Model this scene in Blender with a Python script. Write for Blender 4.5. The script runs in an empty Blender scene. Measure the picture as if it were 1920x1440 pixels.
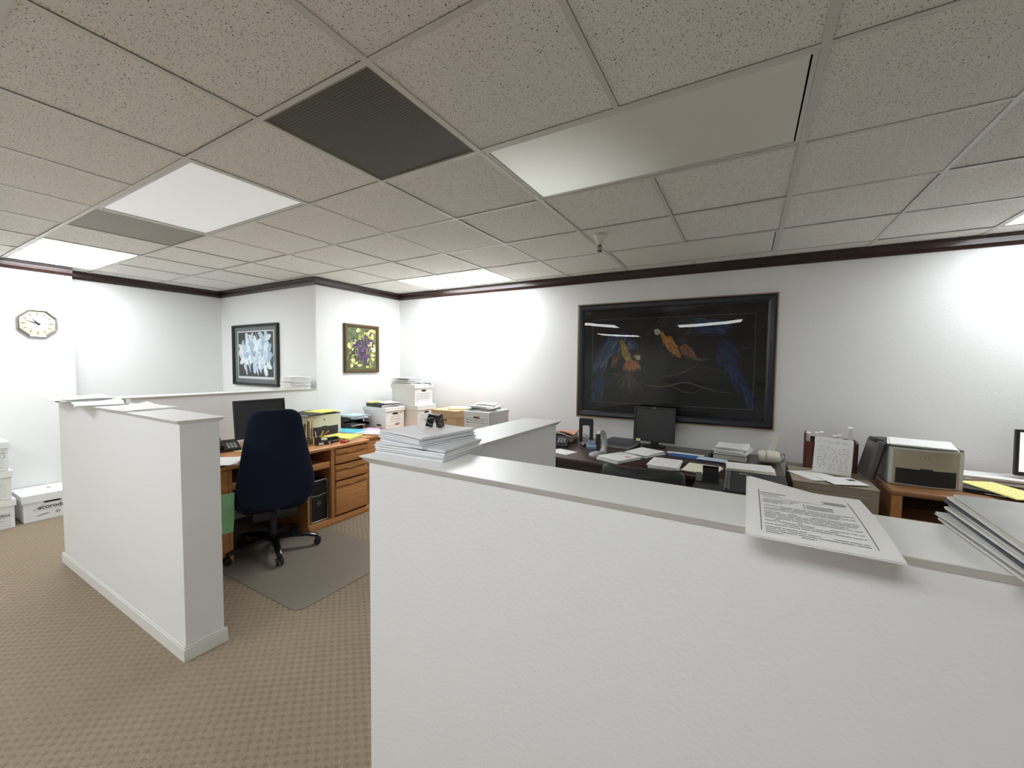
import bpy, bmesh, math, random
from mathutils import Vector, Matrix
PI = math.pi
random.seed(11)
SC = bpy.context.scene
COL = SC.collection
T = 0.6096            # one 2 ft ceiling module
CE = 2.4206           # ceiling height
GX, GY = -1.0537, 0.895   # a crossing of the ceiling grid

# ------------------------------------------------------------------ camera
cam_d = bpy.data.cameras.new('camera')
cam = bpy.data.objects.new('camera', cam_d)
COL.objects.link(cam)
YAW, PITCH, ROLL = -0.5267, -0.0482, 0.0103
_f = Vector((math.sin(YAW) * math.cos(PITCH), math.cos(YAW) * math.cos(PITCH), math.sin(PITCH)))
_r = Vector((math.cos(YAW), -math.sin(YAW), 0))
_u = _r.cross(_f)
_r2 = _r * math.cos(ROLL) + _u * math.sin(ROLL)
_u2 = -_r * math.sin(ROLL) + _u * math.cos(ROLL)
cam.matrix_world = Matrix(((_r2.x, _u2.x, -_f.x, 0), (_r2.y, _u2.y, -_f.y, 0), (_r2.z, _u2.z, -_f.z, 1.487), (0, 0, 0, 1)))
cam_d.sensor_width = 36
cam_d.lens = 759.25 / 1920 * 36
cam_d.clip_start = 0.02
SC.camera = cam

# ------------------------------------------------------------------ world and exposure
w = bpy.data.worlds.new('world')
SC.world = w
w.use_nodes = True
w.node_tree.nodes['Background'].inputs[0].default_value = (0.9, 0.95, 1, 1)
w.node_tree.nodes['Background'].inputs[1].default_value = 0.0
SC.view_settings.view_transform = 'Standard'
SC.view_settings.look = 'None'
SC.view_settings.gamma = 1
SC.view_settings.use_curve_mapping = False
SC.view_settings.exposure = 0.27
SC.cycles.use_denoising = True
SC.cycles.max_bounces = 10
SC.cycles.diffuse_bounces = 6
SC.cycles.transparent_max_bounces = 12
LAMP = 18.0             # emission of a lit fluorescent diffuser
LIT = {}               # per-fixture strengths are given where the fixtures are built

# ------------------------------------------------------------------ colours and materials
def c(r, g, b):
    def s(v):
        v /= 255.0
        return v / 12.92 if v <= 0.04045 else ((v + 0.055) / 1.055) ** 2.4
    return (s(r), s(g), s(b), 1)

def mat(name, col, rough=0.6, metal=0.0, spec=0.5, noise=0.0, nscale=20, bump=0.0, bscale=200, coat=0.0, emis=0.0, alpha=1.0):
    m = bpy.data.materials.new(name)
    m.use_nodes = True
    nt = m.node_tree
    b = nt.nodes['Principled BSDF']
    b.inputs['Base Color'].default_value = col
    b.inputs['Roughness'].default_value = rough
    b.inputs['Metallic'].default_value = metal
    b.inputs['Specular IOR Level'].default_value = spec
    b.inputs['Coat Weight'].default_value = coat
    b.inputs['Alpha'].default_value = alpha
    if emis:
        b.inputs['Emission Color'].default_value = (0.94, 0.975, 1.0, 1)
        b.inputs['Emission Strength'].default_value = emis
    tc = nt.nodes.new('ShaderNodeTexCoord')
    if noise:
        n = nt.nodes.new('ShaderNodeTexNoise')
        n.inputs['Scale'].default_value = nscale
        n.inputs['Detail'].default_value = 4
        nt.links.new(tc.outputs['Object'], n.inputs['Vector'])
        mx = nt.nodes.new('ShaderNodeMix')
        mx.data_type = 'RGBA'
        k = 1 - noise
        mx.inputs[6].default_value = (col[0] * k, col[1] * k, col[2] * k, 1)
        mx.inputs[7].default_value = (min(1, col[0] * (1 + noise)), min(1, col[1] * (1 + noise)), min(1, col[2] * (1 + noise)), 1)
        nt.links.new(n.outputs['Fac'], mx.inputs[0])
        nt.links.new(mx.outputs[2], b.inputs['Base Color'])
    if bump:
        n2 = nt.nodes.new('ShaderNodeTexNoise')
        n2.inputs['Scale'].default_value = bscale
        n2.inputs['Detail'].default_value = 3
        nt.links.new(tc.outputs['Object'], n2.inputs['Vector'])
        bp = nt.nodes.new('ShaderNodeBump')
        bp.inputs['Strength'].default_value = bump
        bp.inputs['Distance'].default_value = 0.004
        nt.links.new(n2.outputs['Fac'], bp.inputs['Height'])
        nt.links.new(bp.outputs['Normal'], b.inputs['Normal'])
    return m

def attr_mat(name, rough=0.7, spec=0.4, bump=0.0):
    m = mat(name, (1, 1, 1, 1), rough, spec=spec, bump=bump)
    nt = m.node_tree
    a = nt.nodes.new('ShaderNodeAttribute')
    a.attribute_name = 'Col'
    nt.links.new(a.outputs['Color'], nt.nodes['Principled BSDF'].inputs['Base Color'])
    return m

def wood(name, c1, c2, axis='Y', rough=0.38, scale=1.0, coat=0.15):
    m = mat(name, c1, rough, coat=coat)
    nt = m.node_tree
    b = nt.nodes['Principled BSDF']
    tc = nt.nodes['Texture Coordinate']
    mp = nt.nodes.new('ShaderNodeMapping')
    sv = {'X': (1.6, 34, 34), 'Y': (34, 1.6, 34), 'Z': (34, 34, 1.6)}[axis]
    mp.inputs['Scale'].default_value = [v * scale for v in sv]
    nt.links.new(tc.outputs['Object'], mp.inputs['Vector'])
    n = nt.nodes.new('ShaderNodeTexNoise')
    n.inputs['Scale'].default_value = 2.2
    n.inputs['Detail'].default_value = 8
    n.inputs['Distortion'].default_value = 1.2
    nt.links.new(mp.outputs['Vector'], n.inputs['Vector'])
    r = nt.nodes.new('ShaderNodeValToRGB')
    r.color_ramp.elements[0].position = 0.36
    r.color_ramp.elements[0].color = c2
    r.color_ramp.elements[1].position = 0.62
    r.color_ramp.elements[1].color = c1
    nt.links.new(n.outputs['Fac'], r.inputs['Fac'])
    nt.links.new(r.outputs['Color'], b.inputs['Base Color'])
    return m

def printed(name, wd, dp, sp=0.009, ink=(40, 40, 45), paper=(236, 236, 233), margin=0.025, dens=0.42, ox=0.0, oy=0.0):
    """paper with rows of broken ink lines; local x,y are the sheet"""
    m = mat(name, c(*paper), 0.65, spec=0.3)
    nt = m.node_tree
    L = nt.links.new
    b = nt.nodes['Principled BSDF']
    tc = nt.nodes['Texture Coordinate']
    sx = nt.nodes.new('ShaderNodeSeparateXYZ')
    L(tc.outputs['Object'], sx.inputs[0])
    def M(op, a, bb=None, cc=None):
        n = nt.nodes.new('ShaderNodeMath')
        n.operation = op
        for i, v in enumerate((a, bb, cc)):
            if v is None: continue
            if isinstance(v, (int, float)): n.inputs[i].default_value = v
            else: L(v, n.inputs[i])
        return n.outputs[0]
    x = M('SUBTRACT', sx.outputs[0], ox)
    y = M('SUBTRACT', sx.outputs[1], oy)
    q = M('DIVIDE', y, sp)
    row = M('FLOOR', q)
    fr = M('FRACT', q)
    inrow = M('LESS_THAN', fr, 0.38)
    cv = nt.nodes.new('ShaderNodeCombineXYZ')
    L(M('MULTIPLY', x, 70), cv.inputs[0])
    L(M('MULTIPLY', row, 7.31), cv.inputs[1])
    n = nt.nodes.new('ShaderNodeTexNoise')
    n.inputs['Scale'].default_value = 1.0
    n.inputs['Detail'].default_value = 2
    L(cv.outputs[0], n.inputs['Vector'])
    word = M('GREATER_THAN', n.outputs['Fac'], dens)
    cv2 = nt.nodes.new('ShaderNodeCombineXYZ')
    L(M('MULTIPLY', row, 0.37), cv2.inputs[0])
    n2 = nt.nodes.new('ShaderNodeTexNoise')
    n2.inputs['Scale'].default_value = 1.0
    L(cv2.outputs[0], n2.inputs['Vector'])
    rowon = M('GREATER_THAN', n2.outputs['Fac'], 0.42)
    mx_ = M('LESS_THAN', M('ABSOLUTE', x), wd / 2 - margin)
    my_ = M('LESS_THAN', M('ABSOLUTE', y), dp / 2 - margin)
    f = M('MULTIPLY', M('MULTIPLY', inrow, word), M('MULTIPLY', M('MULTIPLY', mx_, my_), rowon))
    f = M('MULTIPLY', f, 0.5)
    mx = nt.nodes.new('ShaderNodeMix')
    mx.data_type = 'RGBA'
    mx.inputs[6].default_value = c(*paper)
    mx.inputs[7].default_value = c(*ink)
    L(f, mx.inputs[0])
    L(mx.outputs[2], b.inputs['Base Color'])
    return m

MW = mat('wall_paint', c(231, 232, 232), 0.55, spec=0.35, bump=0.22, bscale=90)
MCAP = mat('ledge_paint', c(236, 237, 235), 0.34, spec=0.5, noise=0.03, nscale=6)
MBASE = mat('baseboard_paint', c(228, 228, 224), 0.4)
MCROWN = wood('mahogany_trim', c(58, 34, 30), c(38, 22, 20), 'X', 0.3)
MOAK = wood('oak', c(206, 148, 92), c(184, 126, 74), 'Y', 0.36)
MOAKZ = wood('oak_panel', c(194, 138, 84), c(170, 116, 68), 'Y', 0.36)
MOAKX = wood('oak_long', c(156, 112, 76), c(132, 92, 60), 'X', 0.36)
MDARK = wood('dark_walnut', c(66, 46, 38), c(48, 32, 27), 'X', 0.32)
MREDW = wood('red_wood', c(104, 52, 36), c(76, 34, 26), 'Z', 0.4)
MBLK = mat('black_plastic', c(24, 25, 27), 0.45)
MBLKG = mat('black_gloss', c(16, 16, 18), 0.18)
MSCR = mat('screen_black', c(30, 31, 33), 0.3)
MDG = mat('dark_grey_plastic', c(52, 53, 54), 0.5)
MFAB = mat('navy_fabric', c(22, 29, 44), 0.95, spec=0.15, noise=0.15, nscale=300)
MLEA = mat('black_vinyl', c(38, 39, 41), 0.5, bump=0.2, bscale=60)
MCHROME = mat('chrome', c(200, 200, 202), 0.2, metal=1)
MSIL = mat('silver_plastic', c(190, 192, 194), 0.35, metal=0.4)
MBEI = mat('beige_plastic', c(216, 213, 198), 0.5)
MPRN = mat('printer_shell', c(212, 214, 194), 0.5)
MBEIM = mat('beige_metal', c(150, 138, 118), 0.45)
MCART = mat('white_card', c(230, 232, 230), 0.75, spec=0.2, noise=0.02)
MKRAFT = mat('brown_card', c(200, 172, 136), 0.8, spec=0.15, noise=0.05)
MINK = mat('black_ink', c(38, 38, 40), 0.8)
MGINK = mat('grey_ink', c(130, 130, 132), 0.8)
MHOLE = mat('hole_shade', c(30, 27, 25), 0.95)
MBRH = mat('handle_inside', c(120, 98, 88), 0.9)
MWHITE = mat('white_paper', c(238, 238, 236), 0.6, spec=0.3)
MPAP = attr_mat('paper', 0.65, 0.3)
MART = attr_mat('print_ink', 0.6, 0.3)
MGREEN = mat('green_paper', c(150, 205, 150), 0.7)
MYEL = mat('yellow_note', c(232, 226, 150), 0.7)
MORANGE = mat('orange_handle', c(196, 98, 66), 0.45)
MRED = mat('red_plastic', c(196, 62, 44), 0.4)
MGRN = mat('green_plastic', c(70, 110, 62), 0.6)
MGOLD = mat('gold_leaf', c(168, 144, 112), 0.45, metal=0.15)
MTB = mat('grid_enamel', c(218, 216, 210), 0.45)
MDIFF = mat('diffuser_acrylic', c(238, 237, 228), 0.45, spec=0.4)
MFR = mat('fixture_enamel', c(225, 224, 218), 0.4)
MTUBES = {}

# glass: clear over the print with a mirror share that follows the viewing angle of the surface itself
MGLASS = bpy.data.materials.new('picture_glass')
MGLASS.use_nodes = True
_n = MGLASS.node_tree
_n.nodes.remove(_n.nodes['Principled BSDF'])
_t = _n.nodes.new('ShaderNodeBsdfTransparent')
_g = _n.nodes.new('ShaderNodeBsdfGlossy')
_g.inputs['Roughness'].default_value = 0.015
_fr = _n.nodes.new('ShaderNodeFresnel')
_fr.inputs['IOR'].default_value = 1.5
_mx = _n.nodes.new('ShaderNodeMixShader')
_n.links.new(_fr.outputs[0], _mx.inputs[0])
_n.links.new(_t.outputs[0], _mx.inputs[1])
_n.links.new(_g.outputs[0], _mx.inputs[2])
_n.links.new(_mx.outputs[0], _n.nodes['Material Output'].inputs[0])

# carpet: woven blocks of diagonal cords, beige and brown
MCARPET = mat('loop_carpet', c(168, 148, 122), 0.95, spec=0.1)
def _carpet():
    nt = MCARPET.node_tree
    L = nt.links.new
    b = nt.nodes['Principled BSDF']
    tc = nt.nodes['Texture Coordinate']
    sx = nt.nodes.new('ShaderNodeSeparateXYZ')
    L(tc.outputs['Object'], sx.inputs[0])
    def M(op, a, bb=None, cc=None):
        n = nt.nodes.new('ShaderNodeMath')
        n.operation = op
        for i, v in enumerate((a, bb, cc)):
            if v is None: continue
            if isinstance(v, (int, float)): n.inputs[i].default_value = v
            else: L(v, n.inputs[i])
        return n.outputs[0]
    wob = nt.nodes.new('ShaderNodeTexNoise')
    wob.inputs['Scale'].default_value = 25
    L(tc.outputs['Object'], wob.inputs['Vector'])
    wv = M('MULTIPLY', M('SUBTRACT', wob.outputs['Fac'], 0.5), 0.9)
    a = M('ADD', M('MULTIPLY', sx.outputs[0], 2 * PI / 0.058), wv)
    d = M('ADD', M('MULTIPLY', sx.outputs[1], 2 * PI / 0.044), wv)
    blk = M('MULTIPLY', M('SINE', a), M('SINE', d))
    cord = M('SINE', M('MULTIPLY', M('ADD', sx.outputs[0], sx.outputs[1]), 2 * PI / 0.0075))
    pos = M('MAXIMUM', M('MULTIPLY', blk, 1.4), 0.0)
    h = M('ADD', M('MULTIPLY', blk, 0.26), M('MULTIPLY', M('MULTIPLY', cord, pos), 0.42))
    nz = nt.nodes.new('ShaderNodeTexNoise')
    nz.inputs['Scale'].default_value = 260
    nz.inputs['Detail'].default_value = 3
    L(tc.outputs['Object'], nz.inputs['Vector'])
    h2 = M('ADD', M('ADD', h, 0.5), M('MULTIPLY', M('SUBTRACT', nz.outputs['Fac'], 0.5), 1.1))
    r = nt.nodes.new('ShaderNodeValToRGB')
    r.color_ramp.elements[0].position = 0.05
    r.color_ramp.elements[0].color = c(116, 104, 88)
    r.color_ramp.elements[1].position = 0.95
    r.color_ramp.elements[1].color = c(188, 173, 152)
    e = r.color_ramp.elements.new(0.5)
    e.color = c(152, 137, 117)
    L(h2, r.inputs['Fac'])
    L(r.outputs['Color'], b.inputs['Base Color'])
    bp = nt.nodes.new('ShaderNodeBump')
    bp.inputs['Strength'].default_value = 0.8
    bp.inputs['Distance'].default_value = 0.006
    L(h2, bp.inputs['Height'])
    L(bp.outputs['Normal'], b.inputs['Normal'])
_carpet()

# ceiling tile: off-white mineral fibre with dark fissures
MTILE = mat('mineral_tile', c(222, 219, 210), 0.9, spec=0.1)
def _tile():
    nt = MTILE.node_tree
    L = nt.links.new
    b = nt.nodes['Principled BSDF']
    tc = nt.nodes['Texture Coordinate']
    n0 = nt.nodes.new('ShaderNodeTexNoise')
    n0.inputs['Scale'].default_value = 215
    n0.inputs['Detail'].default_value = 2
    n0.inputs['Distortion'].default_value = 0.8
    L(tc.outputs['Object'], n0.inputs['Vector'])
    r = nt.nodes.new('ShaderNodeValToRGB')
    r.color_ramp.elements[0].position = 0.33
    r.color_ramp.elements[0].color = c(84, 80, 74)
    r.color_ramp.elements[1].position = 0.385
    r.color_ramp.elements[1].color = c(242, 240, 234)
    L(n0.outputs['Fac'], r.inputs['Fac'])
    L(r.outputs['Color'], b.inputs['Base Color'])
    bp = nt.nodes.new('ShaderNodeBump')
    bp.inputs['Strength'].default_value = 0.5
    bp.inputs['Distance'].default_value = 0.003
    L(r.outputs['Color'], bp.inputs['Height'])
    L(bp.outputs['Normal'], b.inputs['Normal'])
_tile()

# return-air grille: dark egg crate seen as fine holes
MGRILLE = mat('egg_crate', c(95, 90, 80), 0.6)
MGRILLE_LIT = mat('egg_crate_lit', c(95, 90, 80), 0.6)  # same crate, paler: light falling on the second vent put into its colour
def _grille(MGRILLE, ca, cb):
    nt = MGRILLE.node_tree
    L = nt.links.new
    b = nt.nodes['Principled BSDF']
    tc = nt.nodes['Texture Coordinate']
    sx = nt.nodes.new('ShaderNodeSeparateXYZ')
    L(tc.outputs['Object'], sx.inputs[0])
    def M(op, a, bb=None):
        n = nt.nodes.new('ShaderNodeMath')
        n.operation = op
        for i, v in enumerate((a, bb)):
            if v is None: continue
            if isinstance(v, (int, float)): n.inputs[i].default_value = v
            else: L(v, n.inputs[i])
        return n.outputs[0]
    s = 2 * PI / 0.0125
    h = M('MULTIPLY', M('ABSOLUTE', M('SINE', M('MULTIPLY', sx.outputs[0], s / 2))), M('ABSOLUTE', M('SINE', M('MULTIPLY', sx.outputs[1], s / 2))))
    r = nt.nodes.new('ShaderNodeValToRGB')
    r.color_ramp.elements[0].position = 0.35
    r.color_ramp.elements[0].color = c(*ca)
    r.color_ramp.elements[1].position = 0.55
    r.color_ramp.elements[1].color = c(*cb)
    L(h, r.inputs['Fac'])
    L(r.outputs['Color'], b.inputs['Base Color'])
_grille(MGRILLE, (98, 93, 84), (54, 50, 44))
_grille(MGRILLE_LIT, (178, 172, 164), (128, 122, 114))

MMAT = mat('chair_mat_vinyl', c(138, 129, 118), 0.35, spec=0.4, alpha=0.82, noise=0.04)
MCLEAR = mat('clear_film', c(225, 228, 228), 0.15, alpha=0.35)
MMATB = mat('grey_matboard', c(112, 122, 124), 0.8)
MCLOCK = mat('clock_dial', c(196, 186, 160), 0.5)

# ------------------------------------------------------------------ mesh helpers
def bm_new():
    return bmesh.new()

def box(bm, x0, x1, y0, y1, z0, z1, bev=0.0, seg=2, M=None, mi=0):
    vs = [bm.verts.new((x, y, z)) for z in (z0, z1) for y in (y0, y1) for x in (x0, x1)]
    F = [(0, 2, 3, 1), (4, 5, 7, 6), (0, 1, 5, 4), (2, 6, 7, 3), (0, 4, 6, 2), (1, 3, 7, 5)]
    fs = [bm.faces.new([vs[i] for i in f]) for f in F]
    for f in fs: f.material_index = mi
    if bev:
        es = list({e for f in fs for e in f.edges})
        r = bmesh.ops.bevel(bm, geom=es, offset=bev, segments=seg, affect='EDGES', profile=0.5)
        vs = list({v for v in r['verts']} | {v for v in vs if v.is_valid})
        for f in r['faces']: f.material_index = mi
    if M is not None:
        bmesh.ops.transform(bm, matrix=M, verts=[v for v in vs if v.is_valid])
    return vs

def cyl(bm, p0, p1, r0, r1=None, n=16, caps=True, mi=0):
    p0 = Vector(p0); p1 = Vector(p1)
    r1 = r0 if r1 is None else r1
    d = (p1 - p0)
    q = d.to_track_quat('Z', 'Y').to_matrix()
    a = []; b = []
    for i in range(n):
        t = 2 * PI * i / n
        o = q @ Vector((math.cos(t), math.sin(t), 0))
        a.append(bm.verts.new(p0 + o * r0))
        b.append(bm.verts.new(p1 + o * r1))
    for i in range(n):
        j = (i + 1) % n
        bm.faces.new((a[i], a[j], b[j], b[i])).material_index = mi
    if caps:
        bm.faces.new(a[::-1]).material_index = mi
        bm.faces.new(b).material_index = mi
    return a + b

def tube(bm, pts, r, n=8, mi=0, closed=False):
    pts = [Vector(p) for p in pts]
    rings = []
    m = len(pts)
    for k, p in enumerate(pts):
        if closed:
            d = pts[(k + 1) % m] - pts[k - 1]
        else:
            d = pts[min(k + 1, m - 1)] - pts[max(k - 1, 0)]
        q = d.to_track_quat('Z', 'Y').to_matrix()
        rr = r[k] if isinstance(r, (list, tuple)) else r
        rings.append([bm.verts.new(p + q @ Vector((math.cos(2 * PI * i / n) * rr, math.sin(2 * PI * i / n) * rr, 0))) for i in range(n)])
    for k in range(m if closed else m - 1):
        A = rings[k]; B = rings[(k + 1) % m]
        for i in range(n):
            j = (i + 1) % n
            bm.faces.new((A[i], A[j], B[j], B[i])).material_index = mi
    if not closed:
        bm.faces.new(rings[0][::-1]).material_index = mi
        bm.faces.new(rings[-1]).material_index = mi

def lathe(bm, prof, n=24, center=(0, 0), mi=0):
    rings = []
    for r, z in prof:
        rings.append([bm.verts.new((center[0] + r * math.cos(2 * PI * i / n), center[1] + r * math.sin(2 * PI * i / n), z)) for i in range(n)])
    for A, B in zip(rings, rings[1:]):
        for i in range(n):
            j = (i + 1) % n
            bm.faces.new((A[i], A[j], B[j], B[i])).material_index = mi
    bm.faces.new(rings[0][::-1]).material_index = mi
    bm.faces.new(rings[-1]).material_index = mi

def prism(bm, poly, a0, a1, plane='XY', mi=0):
    def P(u, v, a):
        return {'XY': (u, v, a), 'XZ': (u, a, v), 'YZ': (a, u, v)}[plane]
    A = [bm.verts.new(P(u, v, a0)) for u, v in poly]
    B = [bm.verts.new(P(u, v, a1)) for u, v in poly]
    n = len(poly)
    for i in range(n):
        j = (i + 1) % n
        bm.faces.new((A[i], A[j], B[j], B[i])).material_index = mi
    bm.faces.new(A[::-1]).material_index = mi
    bm.faces.new(B).material_index = mi
    return A + B

def loft(bm, rings, mi=0, caps=True):
    R = [[bm.verts.new(p) for p in ring] for ring in rings]
    n = len(R[0])
    for A, B in zip(R, R[1:]):
        for i in range(n):
            j = (i + 1) % n
            bm.faces.new((A[i], A[j], B[j], B[i])).material_index = mi
    if caps:
        bm.faces.new(R[0][::-1]).material_index = mi
        bm.faces.new(R[-1]).material_index = mi

def obj(name, bm, mats, parent=None, smooth=False, loc=None, rot=None, label=None):
    if not isinstance(mats, (list, tuple)): mats = [mats]
    bmesh.ops.recalc_face_normals(bm, faces=bm.faces[:])
    me = bpy.data.meshes.new(name)
    bm.to_mesh(me)
    bm.free()
    for m in mats: me.materials.append(m)
    if smooth:
        for p in me.polygons: p.use_smooth = True
        me.set_sharp_from_angle(angle=math.radians(38))
    o = bpy.data.objects.new(name, me)
    COL.objects.link(o)
    if parent: o.parent = parent
    if loc is not None: o.location = loc
    if rot is not None: o.rotation_euler = rot
    if label: o['label'] = label
    return o

def thing(name, label, cat, loc=(0, 0, 0), rz=0.0, group=None):
    o = bpy.data.objects.new(name, None)
    o.empty_display_size = 0.05
    COL.objects.link(o)
    o.location = loc
    o.rotation_euler = (0, 0, rz)
    o['label'] = label
    o['category'] = cat
    if group: o['group'] = group
    return o

def tag(o, label, cat, group=None, kind=None):
    o['label'] = label; o['category'] = cat
    if group: o['group'] = group
    if kind: o['kind'] = kind
    return o

def struct(name, bm, m, parent=None, label=None, **k):
    o = obj(name, bm, m, parent, **k)
    if parent is None: o['kind'] = 'structure'
    if label: o['label'] = label
    return o

def lettering(parent, name, s, size, loc, rot, m, ext=0.0004, bold=0.0):
    cu = bpy.data.curves.new(name, 'FONT')
    cu.body = s
    cu.size = size
    cu.extrude = ext
    cu.offset = bold
    cu.align_x = 'CENTER'; cu.align_y = 'CENTER'
    o = bpy.data.objects.new(name, cu)
    me = bpy.data.meshes.new_from_object(o)
    bpy.data.objects.remove(o)
    me.materials.clear(); me.materials.append(m)
    o = bpy.data.objects.new(name, me)
    COL.objects.link(o)
    o.parent = parent; o.location = loc; o.rotation_euler = rot
    return o

# ---- coloured-face meshes (papers, prints)
def set_cols(o, cols):
    me = o.data
    a = me.color_attributes.new('Col', 'FLOAT_COLOR', 'CORNER')
    for p in me.polygons:
        cc = cols[p.index]
        for li in p.loop_indices: a.data[li].color = cc

def layer(bm, cl, w, d, t, x, y, z, rz, col, bend=None, nx=6, ny=6, mi=0, topmi=None):
    """one sheet or bundle: a thin solid slab, optionally bent; returns top height"""
    ca, sa = math.cos(rz), math.sin(rz)
    def P(u, v, top):
        lx, ly = (u - 0.5) * w, (v - 0.5) * d
        dz = bend(u, v) if bend else 0
        return (x + ca * lx - sa * ly, y + sa * lx + ca * ly, z + dz + (t if top else 0))
    A = [[bm.verts.new(P(i / nx, j / ny, False)) for i in range(nx + 1)] for j in range(ny + 1)]
    B = [[bm.verts.new(P(i / nx, j / ny, True)) for i in range(nx + 1)] for j in range(ny + 1)]
    def F(vs, cc, m_):
        f = bm.faces.new(vs); f.material_index = m_; cl.append((f, cc))
    for j in range(ny):
        for i in range(nx):
            F((A[j][i], A[j + 1][i], A[j + 1][i + 1], A[j][i + 1]), col, mi)
            F((B[j][i], B[j][i + 1], B[j + 1][i + 1], B[j + 1][i]), col, mi if topmi is None else topmi)
    side = tuple(v * 0.93 for v in col[:3]) + (1,)
    for i in range(nx):
        F((A[0][i], A[0][i + 1], B[0][i + 1], B[0][i]), side, mi)
        F((A[ny][i + 1], A[ny][i], B[ny][i], B[ny][i + 1]), side, mi)
    for j in range(ny):
        F((A[j + 1][0], A[j][0], B[j][0], B[j + 1][0]), side, mi)
        F((A[j][nx], A[j + 1][nx], B[j + 1][nx], B[j][nx]), side, mi)

def colored(name, bm, cl, mats, parent=None, loc=None, rot=None):
    bm.faces.index_update()
    for i, f in enumerate(bm.faces): f.index = i
    cols = {f.index: cc for f, cc in cl}
    me = bpy.data.meshes.new(name)
    bm.to_mesh(me)
    bm.free()
    for m in (mats if isinstance(mats, list) else [mats]): me.materials.append(m)
    o = bpy.data.objects.new(name, me)
    COL.objects.link(o)
    set_cols(o, cols)
    if parent: o.parent = parent
    if loc is not None: o.location = loc
    if rot is not None: o.rotation_euler = rot
    return o

WHT = c(238, 238, 235)
def shade(v): return c(v, v, v - 2)

def pile(name, label, cat, loc, rz, w, d, h, n, seed=0, jit=0.012, jr=0.06, cols=None, wave=0.0, curl=0.0, top=None, group=None):
    """a heap of loose papers as one thing: n bundles, each a bent slab"""
    rnd = random.Random(seed)
    bm = bm_new(); cl = []
    t = h / n
    z = 0.0
    for k in range(n):
        col = cols[k % len(cols)] if cols else shade(rnd.randint(226, 244))
        ph = rnd.random() * 6
        last = (k == n - 1)
        def bend(u, v, k=k, ph=ph):
            b = wave * (k / max(1, n - 1)) * math.sin(u * 3.1 + ph * 0.2) * math.cos(v * 2.3)
            if curl: b += curl * max(0, (u + v - 1.55)) ** 2 * 4 * (k / max(1, n - 1))
            return b
        g = t * 0.25 if n > 1 else 0
        layer(bm, cl, w * rnd.uniform(0.97, 1.0), d * rnd.uniform(0.97, 1.0), t - g if not last else t,
              rnd.uniform(-jit, jit), rnd.uniform(-jit, jit), z, rnd.uniform(-jr, jr), col, bend, topmi=1 if (top and last) else None)
        z += t
    o = colored(name, bm, cl, [MPAP] + ([top] if top else []), loc=loc, rot=(0, 0, rz))
    return tag(o, label, cat, group)

# ---- prints
class Art:
    """flat painted shapes on a print, u right and v up, in metres of the print"""
    def __init__(s, w, h, bg):
        s.bm = bm_new(); s.cl = []; s.w = w; s.h = h; s.lift = 0.0
        s.poly([(0, 0), (1, 0), (1, 1), (0, 1)], bg)
    def poly(s, pts, col):
        s.lift += 0.000011
        vs = [s.bm.verts.new(((u - 0.5) * s.w, -s.lift, (v - 0.5) * s.h)) for u, v in pts]
        f = s.bm.faces.new(vs)
        s.cl.append((f, col))
    def stroke(s, pts, wd, col, taper=True):
        n = len(pts)
        L = []; R = []
        for k, (u, v) in enumerate(pts):
            a = pts[max(0, k - 1)]; b = pts[min(n - 1, k + 1)]
            dx, dy = (b[0] - a[0]) * s.w, (b[1] - a[1]) * s.h
            l = math.hypot(dx, dy) or 1
            ww = wd * (1 if not taper else max(0.12, math.sin(PI * (k + 0.3) / (n - 0.4))))
            nx, ny = -dy / l * ww / s.w, dx / l * ww / s.h
            L.append((u + nx, v + ny)); R.append((u - nx, v - ny))
        s.poly(L + R[::-1], col)
    def blob(s, u, v, ru, rv, col, n=12, j=0.0, rnd=random):
        s.poly([(u + ru * (1 + rnd.uniform(-j, j)) * math.cos(2 * PI * i / n), v + rv * (1 + rnd.uniform(-j, j)) * math.sin(2 * PI * i / n)) for i in range(n)], col)
    def done(s, parent, loc, name='print'):
        return colored(name, s.bm, s.cl, MART, parent, loc)

def inpoly(p, poly):
    x, y = p; r = False; j = len(poly) - 1
    for i in range(len(poly)):
        xi, yi = poly[i]; xj, yj = poly[j]
        if (yi > y) != (yj > y) and x < (xj - xi) * (y - yi) / (yj - yi) + xi: r = not r
        j = i
    return r
def feathers(A, poly, cols, n, wd, ln, ang, rnd):
    us = [p[0] for p in poly]; vs = [p[1] for p in poly]
    k = 0; tries = 0
    while k < n and tries < n * 20:
        tries += 1
        p = (rnd.uniform(min(us), max(us)), rnd.uniform(min(vs), max(vs)))
        if not inpoly(p, poly): continue
        a = ang + rnd.uniform(-0.35, 0.35)
        q = (p[0] + math.cos(a) * ln / A.w, p[1] + math.sin(a) * ln / A.h)
        m = ((p[0] + q[0]) / 2 + rnd.uniform(-.3, .3) * ln / A.w * 0.3, (p[1] + q[1]) / 2)
        q = (min(.995, max(.005, q[0])), min(.995, max(.005, q[1])))
        A.stroke([p, m, q], wd * rnd.uniform(0.6, 1.3), rnd.choice(cols))
        k += 1

# ------------------------------------------------------------------ room shell
XW, XR, YS, XE = -6.0, -6.19, -4.5, 3.2
def NY(x): return 4.125 + 0.022 * x
NA = math.atan(0.022)
XB, YA = -4.13, 2.79      # convex wall corner beside the left cubicle

bm = bm_new(); box(bm, -6.4, 3.4, -4.7, 4.4, -0.05, 0); struct('floor', bm, MCARPET)

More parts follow.
